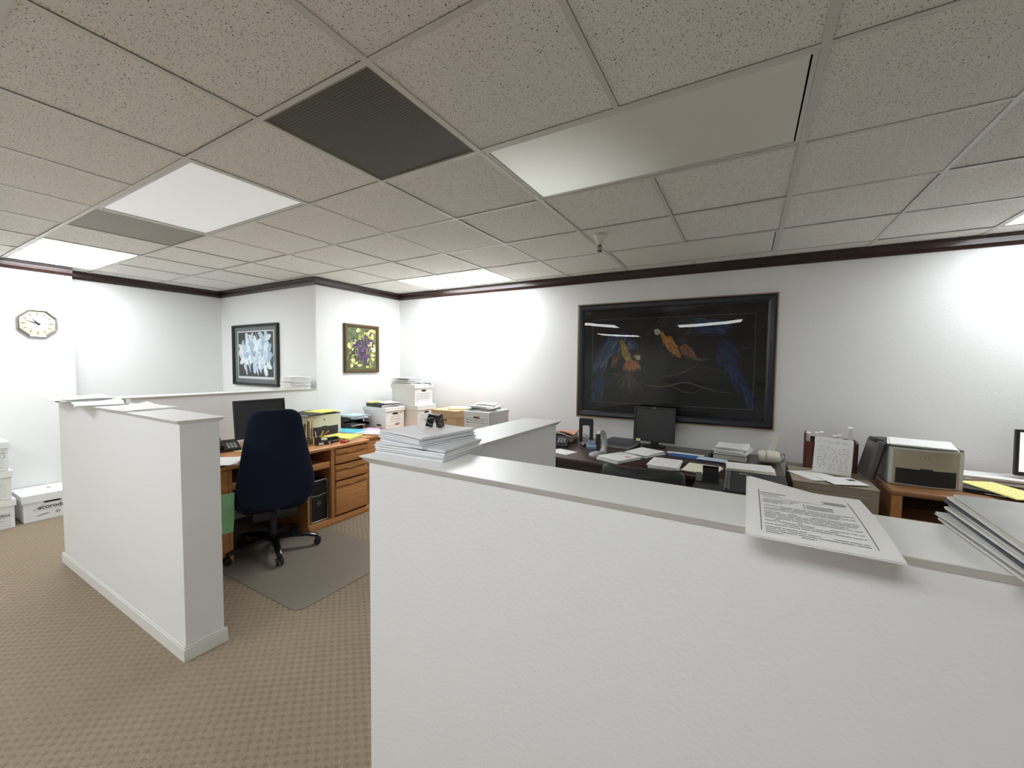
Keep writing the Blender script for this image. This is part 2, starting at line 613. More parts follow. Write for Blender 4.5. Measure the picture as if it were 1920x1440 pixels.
def wallbox(name, x0, x1, y0, y1):
    bm = bm_new(); box(bm, x0, x1, y0, y1, 0, CE + 0.02); return struct(name, bm, MW)
bm = bm_new()
prism(bm, [(XB - 0.2, NY(XB - 0.2)), (XE + 0.2, NY(XE + 0.2)), (XE + 0.2, NY(XE) + 0.2), (XB - 0.2, NY(XB) + 0.2)], 0, CE + 0.02)
struct('wall_north', bm, MW)
bm = bm_new(); prism(bm, [(XR - 0.15, YA), (XB, YA), (XB, NY(XB) - 0.0005), (XR - 0.15, NY(XR - .15))], 0, CE + 0.02); struct('wall_northwest', bm, MW)
wallbox('wall_west', XW - 0.35, XW, YS, 1.35)
wallbox('wall_west_recess', XR - 0.15, XR, 1.3505, YA - 0.0005)
wallbox('wall_south', XW - 0.35, XE + 0.2, YS - 0.15, YS - 0.0005)
wallbox('wall_east', XE, XE + 0.15, YS, NY(XE) - 0.002)

# crown moulding
def crown(name, a, b, wa=0.0, wb=0.0):
    """profile swept from a to b; the room is on the left of a->b; wa/wb lengthen the ends for mitres"""
    a = Vector((a[0], a[1], 0)); b = Vector((b[0], b[1], 0))
    d = (b - a).normalized(); n = Vector((-d.y, d.x, 0))
    prof = [(0.0, 0), (0.032, 0), (0.032, -0.012), (0.026, -0.02), (0.024, -0.055), (0.018, -0.066), (0.012, -0.08), (0.0, -0.08)]
    bm = bm_new()
    A = [bm.verts.new(a - d * wa * p + n * (p + 0.0005) + Vector((0, 0, CE + z - 0.0005))) for p, z in prof]
    B = [bm.verts.new(b + d * wb * p + n * (p + 0.0005) + Vector((0, 0, CE + z - 0.0005))) for p, z in prof]
    m = len(prof)
    for i in range(m):
        bm.faces.new((A[i], A[(i + 1) % m], B[(i + 1) % m], B[i]))
    bm.faces.new(A[::-1]); bm.faces.new(B)
    return struct(name, bm, MCROWN)
crown('trim_1', (XE, NY(XE)), (XB, NY(XB)), 0, -1)
crown('trim_2', (XB, NY(XB)), (XB, YA), -1, 1)
crown('trim_3', (XB, YA), (XR, YA), 1, -1)
crown('trim_4', (XR, YA), (XR, 1.35), -1, 0)
crown('trim_5', (XW, 1.35), (XW, YS), 0, 0)
# baseboards
def base(name, x0, x1, y0, y1, parent=None):
    bm = bm_new()
    box(bm, x0, x1, y0, y1, 0.0, 0.075, bev=0.004)
    return struct(name, bm, MBASE, parent)
base('baseboard_west', XW + 0.0005, XW + 0.013, YS + .01, 1.349)
base('baseboard_west_recess', XR + 0.0005, XR + 0.013, 1.36, YA - 0.016)
base('baseboard_northwest', XR + 0.02, -4.36, YA - 0.014, YA - 0.0005)

# ceiling: tiles laid in the grid, with the openings of fixtures left out
def gx(i): return GX - i * T
def gy(j): return GY + j * T
FIX = {  # (i_left, i_right, j_near): strength
    'lily_light': (4, 2, 0, 1.1), 'corner_light': (8, 6, 0, 1.0), 'macaw_light': (0, -2, 1, 0.0), 'cubicle_light': (4, 2, 4, 1.0),
    'wall_light': (0, -2, 4, 0.0), 'far_light': (-4, -6, 4, 1.0)}
holes = set()
for k, (a, b, j, s) in FIX.items():
    for i in range(b, a): holes.add((i, j))
SOUTH = [(4, 2, -3, 0.72), (0, -2, -3, 0.62), (8, 6, -4, 0.5), (4, 2, -7, 0.8), (-4, -6, -7, 0.0)]
for a, b, j, s in SOUTH:
    for i in range(b, a): holes.add((i, j))
holes.add((0, 0)); holes.add((4, 0))
bm = bm_new()
gap = 0.011
for i in range(-7, 9):
    for j in range(-9, 6):
        if (i, j) in holes: continue
        x1, x0 = gx(i) - gap, gx(i + 1) + gap
        y0, y1 = gy(j) + gap, gy(j + 1) - gap
        x0 = max(x0, XR + 0.01); x1 = min(x1, XE - 0.01); y0 = max(y0, YS + 0.01); y1 = min(y1, 4.19)
        if x1 - x0 < 0.02 or y1 - y0 < 0.02: continue
        rz = random.uniform(0.002, 0.006)
        box(bm, x0, x1, y0, y1, CE + rz, CE + 0.02)
box(bm, -6.4, 3.4, -4.7, 4.4, CE + 0.12, CE + 0.14)
struct('ceiling', bm, MTILE)
# T-bars
n_t = 6
for k, i in enumerate(range(-6, 9)):
    bm = bm_new(); w_ = 0.0125 if i % 2 == 0 else 0.010
    far = 4.2 if gx(i) > XB else YA - .03
    for j in range(-9, 6):
        if (i, j) in holes and (i - 1, j) in holes and i % 2: continue
        y0, y1 = max(gy(j), YS + 0.01), min(gy(j + 1), far)
        if y1 - y0 < 0.01: continue
        box(bm, gx(i) - w_, gx(i) + w_, y0, y1, CE - 0.001, CE + 0.0015)
        box(bm, gx(i) - 0.001, gx(i) + 0.001, y0, y1, CE + 0.0015, CE + 0.03)
    struct('trim_%d' % n_t, bm, MTB); n_t += 1
for j in range(-8, 6):
    bm = bm_new()
    x0 = XB if gy(j) > YA else XR + .03
    box(bm, x0, XE, gy(j) - 0.0105, gy(j) + 0.0105, CE - 0.0008, CE + 0.0013)
    box(bm, x0, XE, gy(j) - 0.001, gy(j) + 0.001, CE + 0.0013, CE + 0.03)
    struct('trim_%d' % n_t, bm, MTB); n_t += 1

# ------------------------------------------------------------------ luminaires
def fixture(label, a, b, j, s):
    x0, x1, y0, y1 = gx(a) + 0.013, gx(b) - 0.013, gy(j) + 0.013, gy(j + 1) - 0.013
    cx, cy = (x0 + x1) / 2, (y0 + y1) / 2
    t = thing('ceiling_light', label, 'light', (cx, cy, CE))
    hx, hy = (x1 - x0) / 2, (y1 - y0) / 2
    bm = bm_new()
    fr = 0.014
    for q in ((-hx, hx, -hy, -hy + fr), (-hx, hx, hy - fr, hy), (-hx, -hx + fr, -hy + fr, hy - fr), (hx - fr, hx, -hy + fr, hy - fr)):
        box(bm, q[0], q[1], q[2], q[3], 0.001, 0.01)
    obj('frame', bm, MFR, t)
    bm = bm_new()
    g = 0.006
    for q in ((-hx, hx, -hy, -hy + .002), (-hx, hx, hy - .002, hy), (-hx, -hx + .002, -hy, hy), (hx - .002, hx, -hy, hy)):
        box(bm, q[0], q[1], q[2], q[3], 0.0105, 0.10)
    box(bm, -hx, hx, -hy, hy, 0.1, 0.102)
    obj('housing', bm, MHOLE, t)
    key = round(s, 3)
    if key not in MTUBES:
        MTUBES[key] = MDIFF if s == 0 else mat('lit_diffuser_%d' % len(MTUBES), c(240, 240, 235), 0.4, emis=s * LAMP)
    bm = bm_new()
    box(bm, -hx + fr + g, hx - fr - g, -hy + fr + g, hy - fr - g, 0.004, 0.007)
    m_ = MTUBES[key]
    if label.startswith('large unlit'):      # glow fading from one corner is painted onto this unlit panel
        m_ = mat('painted_glow_diffuser', c(238, 237, 228), 0.45)
        nt = m_.node_tree
        tc = nt.nodes['Texture Coordinate']
        vm = nt.nodes.new('ShaderNodeVectorMath'); vm.operation = 'DISTANCE'
        vm.inputs[1].default_value = (-hx * 1.0, hy * .8, 0)
        nt.links.new(tc.outputs['Object'], vm.inputs[0])
        mr = nt.nodes.new('ShaderNodeMapRange'); mr.interpolation_type = 'SMOOTHSTEP'
        mr.inputs[1].default_value = 0.05; mr.inputs[2].default_value = 0.8; mr.inputs[3].default_value = 0.34; mr.inputs[4].default_value = 0.0
        nt.links.new(vm.outputs['Value'], mr.inputs[0])
        b_ = nt.nodes['Principled BSDF']; b_.inputs['Emission Color'].default_value = (0.93, 1, .93, 1)
        nt.links.new(mr.outputs[0], b_.inputs['Emission Strength'])
    obj('diffuser', bm, m_, t)
    return t
LAB = {'lily_light': 'softly glowing rectangular ceiling light between the two grey ceiling vents',
       'corner_light': 'brightly lit rectangular ceiling light above the wall clock',
       'macaw_light': 'large unlit ceiling light panel nearest, right of the big grey vent',
       'cubicle_light': 'brightly lit ceiling light near the corner above the storage boxes',
       'wall_light': 'unlit ceiling light beside the sprinkler, close to the dark crown moulding',
       'far_light': 'lit ceiling light cut by the right edge of the photo'}
STR = {'lily_light': 0.0135, 'corner_light': 0.9, 'macaw_light': 0.0, 'cubicle_light': 1.0, 'wall_light': 0.0, 'far_light': 0.65}
for k, (a, b, j, s) in FIX.items(): fixture(LAB[k], a, b, j, STR[k])
for n, (a, b, j, s) in enumerate(SOUTH):
    t = fixture('ceiling light behind the viewer, %s' % ['above the aisle left of the front partition', 'right of the aisle', 'by the west wall', 'further back near the south wall', 'unlit in the far back corner'][n], a, b, j, s * 1.1)

def vent(label, i, j):
    x0, x1, y0, y1 = gx(i + 1) + 0.013, gx(i) - 0.013, gy(j) + 0.013, gy(j + 1) - 0.013
    t = thing('ceiling_vent', label, 'vent', ((x0 + x1) / 2, (y0 + y1) / 2, CE))
    h = (x1 - x0) / 2
    bm = bm_new()
    for q in ((-h, h, -h, -h + .006), (-h, h, h - .006, h), (-h, -h + .006, -h + .006, h - .006), (h - .006, h, -h + .006, h - .006)):
        box(bm, *q, 0.001, 0.012)
    obj('frame', bm, MBEIM, t)
    bm = bm_new(); box(bm, -h + .006, h - .006, -h + .006, h - .006, 0.003, 0.012)
    obj('grille', bm, MGRILLE if i == 0 else MGRILLE_LIT, t)
vent('large dark perforated ceiling vent beside the big unlit light panel', 0, 0)
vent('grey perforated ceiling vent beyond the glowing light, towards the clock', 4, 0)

t = thing('fire_sprinkler', 'white and brass fire sprinkler hanging from a ceiling tile', 'sprinkler', (-0.95, 2.87, CE))
bm = bm_new(); lathe(bm, [(0.05, 0.0), (0.046, -0.004), (0.034, -0.02), (0.026, -0.045), (0.024, -0.065), (0.015, -0.068)], 24)
obj('escutcheon', bm, MFR, t, True)
bm = bm_new()
MBRASS = mat('bronze', c(74, 52, 36), 0.35, metal=0.7)
cyl(bm, (0, 0, -0.066), (0, 0, -0.078), 0.009)
for s in (-1, 1):
    tube(bm, [(s * 0.008, 0, -0.076), (s * 0.014, 0, -0.088), (s * 0.012, 0, -0.102), (s * 0.003, 0, -0.112)], 0.003)
obj('yoke', bm, MBRASS, t, True)
bm = bm_new(); cyl(bm, (0, 0, -0.112), (0, 0, -0.116), 0.014); obj('deflector', bm, MBRASS, t)
bm = bm_new(); cyl(bm, (0, 0, -0.08), (0, 0, -0.11), 0.003); obj('glass_bulb', bm, MRED, t)

# ------------------------------------------------------------------ half-height partitions
ZC_ = 1.2
o_, ch = 0.022, 0.021
def cap_mesh(poly):
    """ledge with a sharp top edge that tapers inwards below, like a small cove; poly anticlockwise"""
    bm = bm_new()
    n = len(poly)
    def off(k):
        rs = []
        for i in range(n):
            p0 = Vector(poly[i - 1]); p1 = Vector(poly[i]); p2 = Vector(poly[(i + 1) % n])
            d1 = (p1 - p0).normalized(); d2 = (p2 - p1).normalized()
            n1 = Vector((-d1.y, d1.x)); n2 = Vector((-d2.y, d2.x))
            rs.append(p1 + (n1 + n2) * k if abs(d1.dot(d2)) < 0.5 else p1 + n1 * k)
        return rs
    lv = [(0.0, 0.0), (0.0005, -0.002), (0.0195, -ch)]
    R = [[bm.verts.new((p.x, p.y, ZC_ + z)) for p in off(k)] for k, z in lv]
    for A, B in zip(R, R[1:]):
        for i in range(n):
            bm.faces.new((A[i], A[(i + 1) % n], B[(i + 1) % n], B[i]))
    bm.faces.new(R[0]); bm.faces.new(R[-1][::-1])
    return bm
def wall_prism(name, poly):
    bm = bm_new()
    prism(bm, poly, 0, ZC_ - 0.020)
    return struct(name, bm, MW)
# left partition: an L, long run beside the aisle and a far run towards the wall corner
X1e, Y1n, Y1f, X1l, X1i = -2.343, 0.852, 1.066, -4.325, -4.108
Lout = [(X1l, Y1n), (X1e, Y1n), (X1e, Y1f), (X1i, Y1f), (X1i, YA - 0.001), (X1l, YA - 0.001)]
Lin = [(X1l + o_, Y1n + o_), (X1e - o_, Y1n + o_), (X1e - o_, Y1f - o_), (X1i - o_, Y1f - o_), (X1i - o_, YA - 0.001), (X1l + o_, YA - 0.001)]
pw = wall_prism('wall_partition_left', Lin)
struct('ledge', cap_mesh(Lout), MCAP, pw, smooth=False)
bm = bm_new()
b_ = 0.013
def bb(x0, x1, y0, y1): 
    prism(bm, [(x0, y0), (x1, y0), (x1, y1), (x0, y1)], 0, 0.062)
    box(bm, x0 + .003, x1 - .003, y0 + .003, y1 - .003, 0.0621, 0.076, bev=0.003)
bb(X1l + o_ - b_, X1e - o_ + b_, Y1n + o_ - b_, Y1n + o_ - .0005)
bb(X1e - o_ + .0005, X1e - o_ + b_, Y1n + o_, Y1f - o_ + b_)
bb(X1l + o_ - b_, X1l + o_ - .0005, Y1n + o_, YA - 0.02)
struct('baseboard', bm, MBASE, pw)
# front partition with a stub running away from the viewer
X2l, Y2n, Y2f, X3r, X3l, Y3f, X2r = -1.030, 0.8336, 1.0362, -0.8193, -1.030, 1.9234, 2.6
Lout = [(X2l, Y2n), (X2r, Y2n), (X2r, Y2f), (X3r, Y2f), (X3r, Y3f), (X3l, Y3f)]
Lin = [(X2l + o_, Y2n + o_), (X2r - o_, Y2n + o_), (X2r - o_, Y2f - o_), (X3r - o_, Y2f - o_), (X3r - o_, Y3f - o_), (X3l + o_, Y3f - o_)]
pw = wall_prism('wall_partition_front', Lin)
struct('ledge', cap_mesh(Lout), MCAP, pw)
bm = bm_new()
bb(X2l + o_ - b_, X2r - o_ + b_, Y2n + o_ - b_, Y2n + o_ - .0005)
struct('baseboard', bm, MBASE, pw)
#MORE
# ------------------------------------------------------------------ boxes
def carton(label, loc, rz, w, d, h, m=None, lid=0.05, style='form', seed=0, group=None, lidw=0.011, hole=True):
    """storage box: origin at the middle of the bottom, label end on local -y"""
    m = m or MCART
    rnd = random.Random(seed)
    t = thing('storage_box', label, 'box', loc, rz, group)
    bm = bm_new(); box(bm, -w / 2, w / 2, -d / 2, d / 2, 0, h - 0.002, bev=0.002, seg=1)
    obj('body', bm, m, t)
    bm = bm_new()
    if style == 'kraft':
        hh = lid
        box(bm, -w / 2 - lidw, w / 2 + lidw, -d / 2 - lidw, d / 2 + lidw, h - hh, h + 0.003, bev=0.002, seg=1)
    else:
        box(bm, -w / 2 - lidw, w / 2 + lidw, -d / 2 - lidw, d / 2 + lidw, h - lid, h + 0.003, bev=0.002, seg=1)
    ld = obj('lid', bm, m, t)
    yf = -d / 2 - 0.0008
    if hole:
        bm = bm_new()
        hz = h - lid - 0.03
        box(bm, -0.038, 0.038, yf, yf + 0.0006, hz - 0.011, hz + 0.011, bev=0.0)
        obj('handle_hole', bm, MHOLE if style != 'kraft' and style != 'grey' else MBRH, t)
    bm = bm_new()
    zt = h - lid - 0.062
    if style in ('form', 'lines', 'grey'):
        n = 7 if style == 'form' else 6
        for k in range(n):
            z = zt - k * (zt - 0.03) / (n - 1)
            if style == 'lines':
                box(bm, -w / 2 + .02, w / 2 - .02, yf, yf + .0005, z, z + 0.0018)
            else:
                x = -w / 2 + 0.03
                box(bm, x, x + rnd.uniform(.02, .045), yf, yf + .0005, z, z + 0.005)
                box(bm, x + .055, w / 2 - .03, yf, yf + .0005, z, z + 0.0012)
    if style == 'grey':
        for q in ((-w / 2 + .02, w / 2 - .02, zt + .02, zt + .0225), (-w / 2 + .02, w / 2 - .02, zt - .022, zt - .0195), (-w / 2 + .02, -w / 2 + .0225, zt - .02, zt + .02), (w / 2 - .0225, w / 2 - .02, zt - .02, zt + .02)):
            box(bm, q[0], q[1], yf, yf + .0005, q[2], q[3])
    # handwriting
    if style in ('form', 'lines', 'grey', 'banker'):
        for k in range(3 if style != 'grey' else 1):
            x = -w / 2 + .07; z = zt - 0.03 * k + (0.0 if style == 'grey' else -.005)
            pts = []
            while x < w / 2 - .06:
                pts.append((x, yf - .0001, z + rnd.uniform(-.007, .009))); x += rnd.uniform(.003, .008)
            if len(pts) > 2: tube(bm, pts, 0.0009 if style != 'grey' else 0.0015, 4)
    if style == 'banker':
        lathe_pts = [(0.045 * math.cos(a), 0.011 * math.sin(a)) for a in [2 * PI * i / 20 for i in range(20)]]
        prism(bm, [(u + .03, v + .05) for u, v in lathe_pts], yf, yf + .0005, 'XZ')
        box(bm, -w / 2 + .02, w / 2 - .02, yf, yf + .0004, .038, .0395)
        box(bm, w / 2 - .07, w / 2 - .03, yf, yf + .0005, h - lid - .03, h - lid - .024)
    if style == 'kraft':
        bo = bm_new(); prism(bo, [(-.045 + .04 * math.cos(a), h - lid - .035 + .02 * math.sin(a)) for a in [2 * PI * i / 24 for i in range(24)]], yf - .0008, yf - .0002, 'XZ'); obj('white_patch', bo, MWHITE, t)
    if len(bm.verts): obj('printing', bm, MINK if style == 'banker' else MGINK if style != 'grey' else MINK, t)
    else: bm.free()
    if style == 'banker':
        bm = bm_new()
        tube(bm, [(-.055, yf, h - lid - .04), (-.045, yf, h - lid - .026), (-.02, yf, h - lid - .018), (.02, yf, h - lid - .018), (.045, yf, h - lid - .028), (.052, yf, h - lid - .045)], .003, 6)
        obj('handle_rim', bm, MGINK, t)
        bm = bm_new()
        prism(bm, [(u * 1.0 - .07, v + .045) for u, v in lathe_pts], -w / 2 - .0009, -w / 2 - .0003, 'YZ')
        obj('printed_mark', bm, MINK, t)
        lettering(t, 'lettering', 'BANKERS BOX', .011, (.03, yf - .0006, .05), (PI / 2, 0, 0), MWHITE)
    return t

R90 = PI / 2
# left side of the photo, by the west wall
for k, z in enumerate((0, 0.258, 0.516)):
    t = carton('white storage box by the left wall, %s of its stack of three' % ('bottom', 'middle', 'topmost')[k],
               (-5.765 + 0.01 * k, 0.685 - 0.012 * k, z + .0005), R90, 0.31, 0.385, 0.252, style=('lines', 'form', 'grey')[k], seed=k, lid=.055, group='file boxes by the left wall')
    lettering(t, 'lettering', 'acorodata' if k == 0 else 'G', .034, (.06, -.1934, .12 if k == 0 else .07), (PI / 2, 0, 0), MINK)
t = carton('white archive box with grey logo standing alone on the carpet beside the box stack', (-5.79, 1.052, .0005), R90, 0.315, 0.36, 0.246, style='plain', lid=.07, hole=False)
bm = bm_new(); prism(bm, [(-.03, .158), (.075, .158), (.08, .166), (.06, .173), (-.02, .173), (-.035, .166)], -.1812, -.1806, 'XZ'); obj('handle_hole', bm, MHOLE, t)
lettering(t, 'lettering', 'acorodata', .052, (.035, -.1814, .12), (PI / 2, 0, 0), MINK, bold=.0008)
lettering(t, 'lettering', 'imaging', .026, (.065, -.1894, .21), (PI / 2, 0, 0), MGINK, bold=.0006)
bm = bm_new()
tube(bm, [(-.1, -.181, .105), (-.08, -.1812, .112), (-.06, -.1812, .128), (-.03, -.1812, .136)], .0022, 5)
box(bm, -.09, .13, -.1808, -.1803, .092, .0935)
prism(bm, [(-.075, .05), (-.02, .062), (.0, .062), (.0, .056), (-.06, .044), (-.09, .044)], -.1808, -.1802, 'XZ')
tube(bm, [(.055 + .013 * math.cos(a), -.181, .06 + .010 * math.sin(a)) for a in [2 * PI * i / 14 for i in range(14)]], .0028, 5, closed=True)
obj('printing', bm, MGINK, t)
for q in ((.03, .055, .02, .05), (.03, .055, .06, .075), (-.13, -.1, .1, .11)):
    bm = bm_new(); box(bm, *q, .2492, .2498); obj('lid_printing', bm, MGINK, t)

# ------------------------------------------------------------------ wall clock
t = thing('wall_clock', 'eight-sided silver wall clock with cream dial on the left wall', 'clock', (XW, 1.10, 1.838), R90)
t.location.x = XW + 0.001
def ngon(r, n=8, a0=PI / 8, sx=1.0): return [(r * sx * math.cos(a0 + 2 * PI * i / n), r * math.sin(a0 + 2 * PI * i / n)) for i in range(n)]
bm = bm_new()
outer = ngon(.142); inner = ngon(.124)
A = [bm.verts.new((u, -.001, v)) for u, v in outer]; B = [bm.verts.new((u, -.026, v)) for u, v in outer]
C_ = [bm.verts.new((u, -.030, v)) for u, v in ngon(.136)]; D = [bm.verts.new((u, -.022, v)) for u, v in inner]
for P_, Q in ((A, B), (B, C_), (C_, D)):
    for i in range(8): bm.faces.new((P_[i], P_[(i + 1) % 8], Q[(i + 1) % 8], Q[i]))
bm.faces.new(A[::-1])
obj('case', bm, MCHROME, t)
bm = bm_new(); prism(bm, ngon(.1235), -.019, -.016, 'XZ'); obj('dial', bm, MCLOCK, t)
bm = bm_new()
prism(bm, [(.062 * math.cos(a), .062 * math.sin(a)) for a in [2 * PI * i / 32 for i in range(32)]], -.0196, -.0191, 'XZ'); obj('dial_centre', bm, mat('dial_silver', c(206, 202, 192), .5), t)
for i in range(12):
    a = 2 * PI * i / 12
    bm = bm_new()
    for da in ((0,) if i % 3 else (-.03, .03)):
        u0, u1 = .078, .106
        aa = a + da
        tube(bm, [(u0 * math.sin(aa), -.0196, u0 * math.cos(aa)), (u1 * math.sin(aa), -.0196, u1 * math.cos(aa))], .0022, 4)
    obj('hour_mark', bm, MDG if i % 3 else MGINK, t)
for nm, a, l, wd in (('hour_hand', math.radians(-36), .066, .008), ('minute_hand', math.radians(-72), .1, .006)):
    bm = bm_new()
    d = (math.sin(a), math.cos(a)); n = (d[1], -d[0])
    prism(bm, [(-d[0] * .018 + n[0] * wd, -d[1] * .018 + n[1] * wd), (d[0] * l, d[1] * l), (-d[0] * .018 - n[0] * wd, -d[1] * .018 - n[1] * wd)], -.0225 if nm == 'hour_hand' else -.0245, -.0215 if nm == 'hour_hand' else -.0235, 'XZ')
    obj(nm, bm, MBLK, t)

# ------------------------------------------------------------------ framed pictures (local -y faces the room, origin at the middle of the back)
def frame(t, w, h, fw, dp, m, lip=None):
    bm = bm_new()
    prof = [(0, -.0005), (0, -dp), (fw * .25, -dp * 1.15), (fw * .7, -dp * 1.05), (fw, -dp * .62), (fw, -.004), ]
    cs = [(-1, -1), (1, -1), (1, 1), (-1, 1)]
    R = []
    for sx, sz in cs:
        R.append([bm.verts.new((sx * (w / 2 - k), y, sz * (h / 2 - k))) for k, y in prof])
    for i in range(4):
        A, B = R[i], R[(i + 1) % 4]
        for k in range(len(prof)):
            kk = (k + 1) % len(prof)
            bm.faces.new((A[k], B[k], B[kk], A[kk]))
    obj('frame', bm, m, t)
def board(name, parent, w, h, y0, y1, m):
    bm = bm_new(); box(bm, -w / 2, w / 2, y1, y0, -h / 2, h / 2); return obj(name, bm, m, parent)

# lily picture
t = thing('framed_picture', 'black-framed picture of white lilies above the far ledge', 'picture', (-5.345, YA - .0006, 1.572), 0)
W_, H_ = 1.03, .765
frame(t, W_, H_, .03, .032, MBLK)
board('mat_board', t, W_ - .05, H_ - .05, -.004, -.008, MMATB)
pw_, ph_ = .80, .56
bm = bm_new(); box(bm, -pw_ / 2 - .016, pw_ / 2 + .016, -.0095, -.0082, -ph_ / 2 - .03, ph_ / 2 + .014); obj('inner_mat', bm, MWHITE, t, loc=(0, 0, .01))
A = Art(pw_, ph_, c(62, 68, 74)); rnd = random.Random(4)
for k in range(14):
    u = rnd.random(); A.stroke([(u, 0.02), (u + rnd.uniform(-.1, .1), .3), (u + rnd.uniform(-.2, .2), .5)], .006, c(84, 98, 108))
A.stroke([(.25, .98), (.255, .8), (.25, .6)], .03, c(232, 240, 245), False)
A.stroke([(.52, .98), (.58, .8), (.62, .66)], .008, c(210, 226, 238))
cs = [c(246, 250, 252), c(228, 238, 244), c(206, 222, 232), c(180, 202, 218), c(240, 246, 250)]
def flower(u, v, s, n, a0, spread=2 * PI):
    for k in range(n):
        a = a0 + spread * k / n + rnd.uniform(-.15, .15)
        L_ = s * rnd.uniform(.8, 1.2)
        du, dv = math.cos(a) * L_ / A.w * .56, math.sin(a) * L_
        pts = [(u, v), (u + du * .5 + rnd.uniform(-.01, .01), v + dv * .5), (u + du, v + dv)]
        pts = [(min(.985, max(.015, p[0])), min(.985, max(.015, p[1]))) for p in pts]
        A.stroke(pts, s * .15, rnd.choice(cs))
        A.stroke(pts, s * .010, c(160, 184, 204))
for (u, v, s) in ((.13, .62, .22), (.38, .8, .2), (.3, .58, .28), (.52, .62, .34), (.76, .82, .26), (.72, .6, .3), (.84, .5, .24), (.5, .42, .3), (.66, .38, .26), (.2, .4, .26), (.78, .3, .26), (.36, .5, .26)):
    flower(u, v, s, 6, rnd.random() * 6)
for (u, v) in ((.3, .38), (.45, .36), (.6, .36), (.2, .3), (.78, .26), (.52, .3)):
    A.stroke([(u, v), (u + .03, v - .14), (u + .06, v - .28 if v > .3 else .03)], .026, rnd.choice(cs))
for (u, v) in ((.47, .48), (.6, .49), (.8, .28), (.16, .28)):
    A.blob(u, v, .022, .03, c(150, 140, 120), j=.3, rnd=rnd)
A.done(t, (0, -.0098, .01))
bm = bm_new(); bm.faces.new([bm.verts.new((sx * (W_ / 2 - .029), -.0195, sz * (H_ / 2 - .029))) for sx, sz in ((-1, -1), (1, -1), (1, 1), (-1, 1))]); obj('glass', bm, MGLASS, t)

# grape picture
t = thing('framed_picture', 'small bronze-framed picture of purple grapes near the room corner', 'picture', (XB + .0006, 3.395, 1.662), R90)
W_, H_ = .51, .585
MBRF = mat('bronze_frame', c(92, 74, 48), 0.45, metal=0.4)
frame(t, W_, H_, .04, .028, MBRF)
A = Art(W_ - .07, H_ - .07, c(96, 104, 72)); rnd = random.Random(9)
pal = [c(86, 104, 70), c(140, 146, 84), c(206, 196, 96), c(110, 120, 90), c(222, 214, 150), c(72, 84, 58), c(160, 160, 100), c(240, 234, 190)]
for k in range(210):
    u, v = rnd.uniform(.06, .94), rnd.uniform(.06, .94)
    pp = [2, 4, 7, 3, 1, 4] if u > .62 + .2 * (rnd.random() - .5) and v > .35 else [0, 5, 1, 6, 3, 0, 4]
    A.blob(u, v, rnd.uniform(.025, .075), rnd.uniform(.02, .065), pal[rnd.choice(pp)], 9, .55, rnd)
for p in ([(.05, .25), (.18, .4), (.32, .55)], [(.3, .2), (.42, .32), (.55, .5)]): A.stroke(p, .014, c(70, 60, 54))
for k in range(95):
    q = rnd.random()
    if q < .55: u, v = rnd.gauss(.46, .13), rnd.gauss(.5, .1)
    elif q < .8: u, v = rnd.gauss(.72, .08), rnd.gauss(.68, .12)
    else: u, v = rnd.gauss(.6, .08), rnd.gauss(.26, .08)
    u = min(.93, max(.06, u)); v = min(.93, max(.06, v))
    A.blob(u, v, .038, .034, rnd.choice([c(82, 58, 92), c(62, 44, 74), c(98, 76, 110), c(50, 36, 58)]), 12, 0, rnd)
    A.blob(u - .008, v + .008, .013, .011, c(150, 128, 170), 8, 0, rnd)
A.done(t, (0, -.016, 0))
board('canvas', t, W_ - .06, H_ - .06, -.004, -.0155, MGOLD)

# macaw picture
xa, xb = -1.562, .203
cx = (xa + xb) / 2
t = thing('framed_picture', 'very large black-framed picture of two blue and gold macaws on the long wall', 'picture', (cx, NY(cx) - .001, 1.532), NA)
W_, H_ = 1.765, 1.166
MNAVY = mat('black_lacquer', c(26, 28, 36), 0.28)
bm = bm_new()
for q in ((-W_ / 2 - .006, W_ / 2 + .006, -H_ / 2 - .006, -H_ / 2 + .004), (-W_ / 2 - .006, W_ / 2 + .006, H_ / 2 - .004, H_ / 2 + .006), (-W_ / 2 - .006, -W_ / 2 + .004, -H_ / 2, H_ / 2), (W_ / 2 - .004, W_ / 2 + .006, -H_ / 2, H_ / 2)):
    box(bm, q[0], q[1], -.03, -.0005, q[2], q[3])
obj('gold_edge', bm, MGOLD, t)
frame(t, W_ - .01, H_ - .01, .066, .034, MNAVY)
board('mat_board', t, W_ - .1, H_ - .1, -.004, -.008, mat('black_mat', c(34, 34, 36), .8))
pw_, ph_ = 1.45, .84
bm = bm_new()
for q in ((-pw_ / 2 - .004, pw_ / 2 + .004, -ph_ / 2 - .004, -ph_ / 2), (-pw_ / 2 - .004, pw_ / 2 + .004, ph_ / 2, ph_ / 2 + .004), (-pw_ / 2 - .004, -pw_ / 2, -ph_ / 2, ph_ / 2), (pw_ / 2, pw_ / 2 + .004, -ph_ / 2, ph_ / 2)):
    box(bm, q[0], q[1], -.0095, -.008, q[2], q[3])
obj('inner_line', bm, MGINK, t)
A = Art(pw_, ph_, c(20, 20, 22)); rnd = random.Random(21)
def UV(X, Y):
    u = (X - (305 - 10 * (Y - 335) / 625)) / ((1580 - 40 * (Y - 290) / 750) - (305 - 10 * (Y - 335) / 625))
    yt = 335 - 45 * u; v = 1 - (Y - yt) / (625 + 125 * u)
    return (min(.992, max(.008, u)), min(.992, max(.008, v)))
def PL(*a): return [UV(x, y) for x, y in a]
for k in range(20):
    u, v = rnd.random() * .96 + .02, rnd.random() * .96 + .02
    A.blob(u, v, min(.06, u, 1 - u), min(.05, v, 1 - v), rnd.choice([c(24, 24, 25), c(16, 16, 18), c(30, 29, 30)]), 10, .3, rnd)
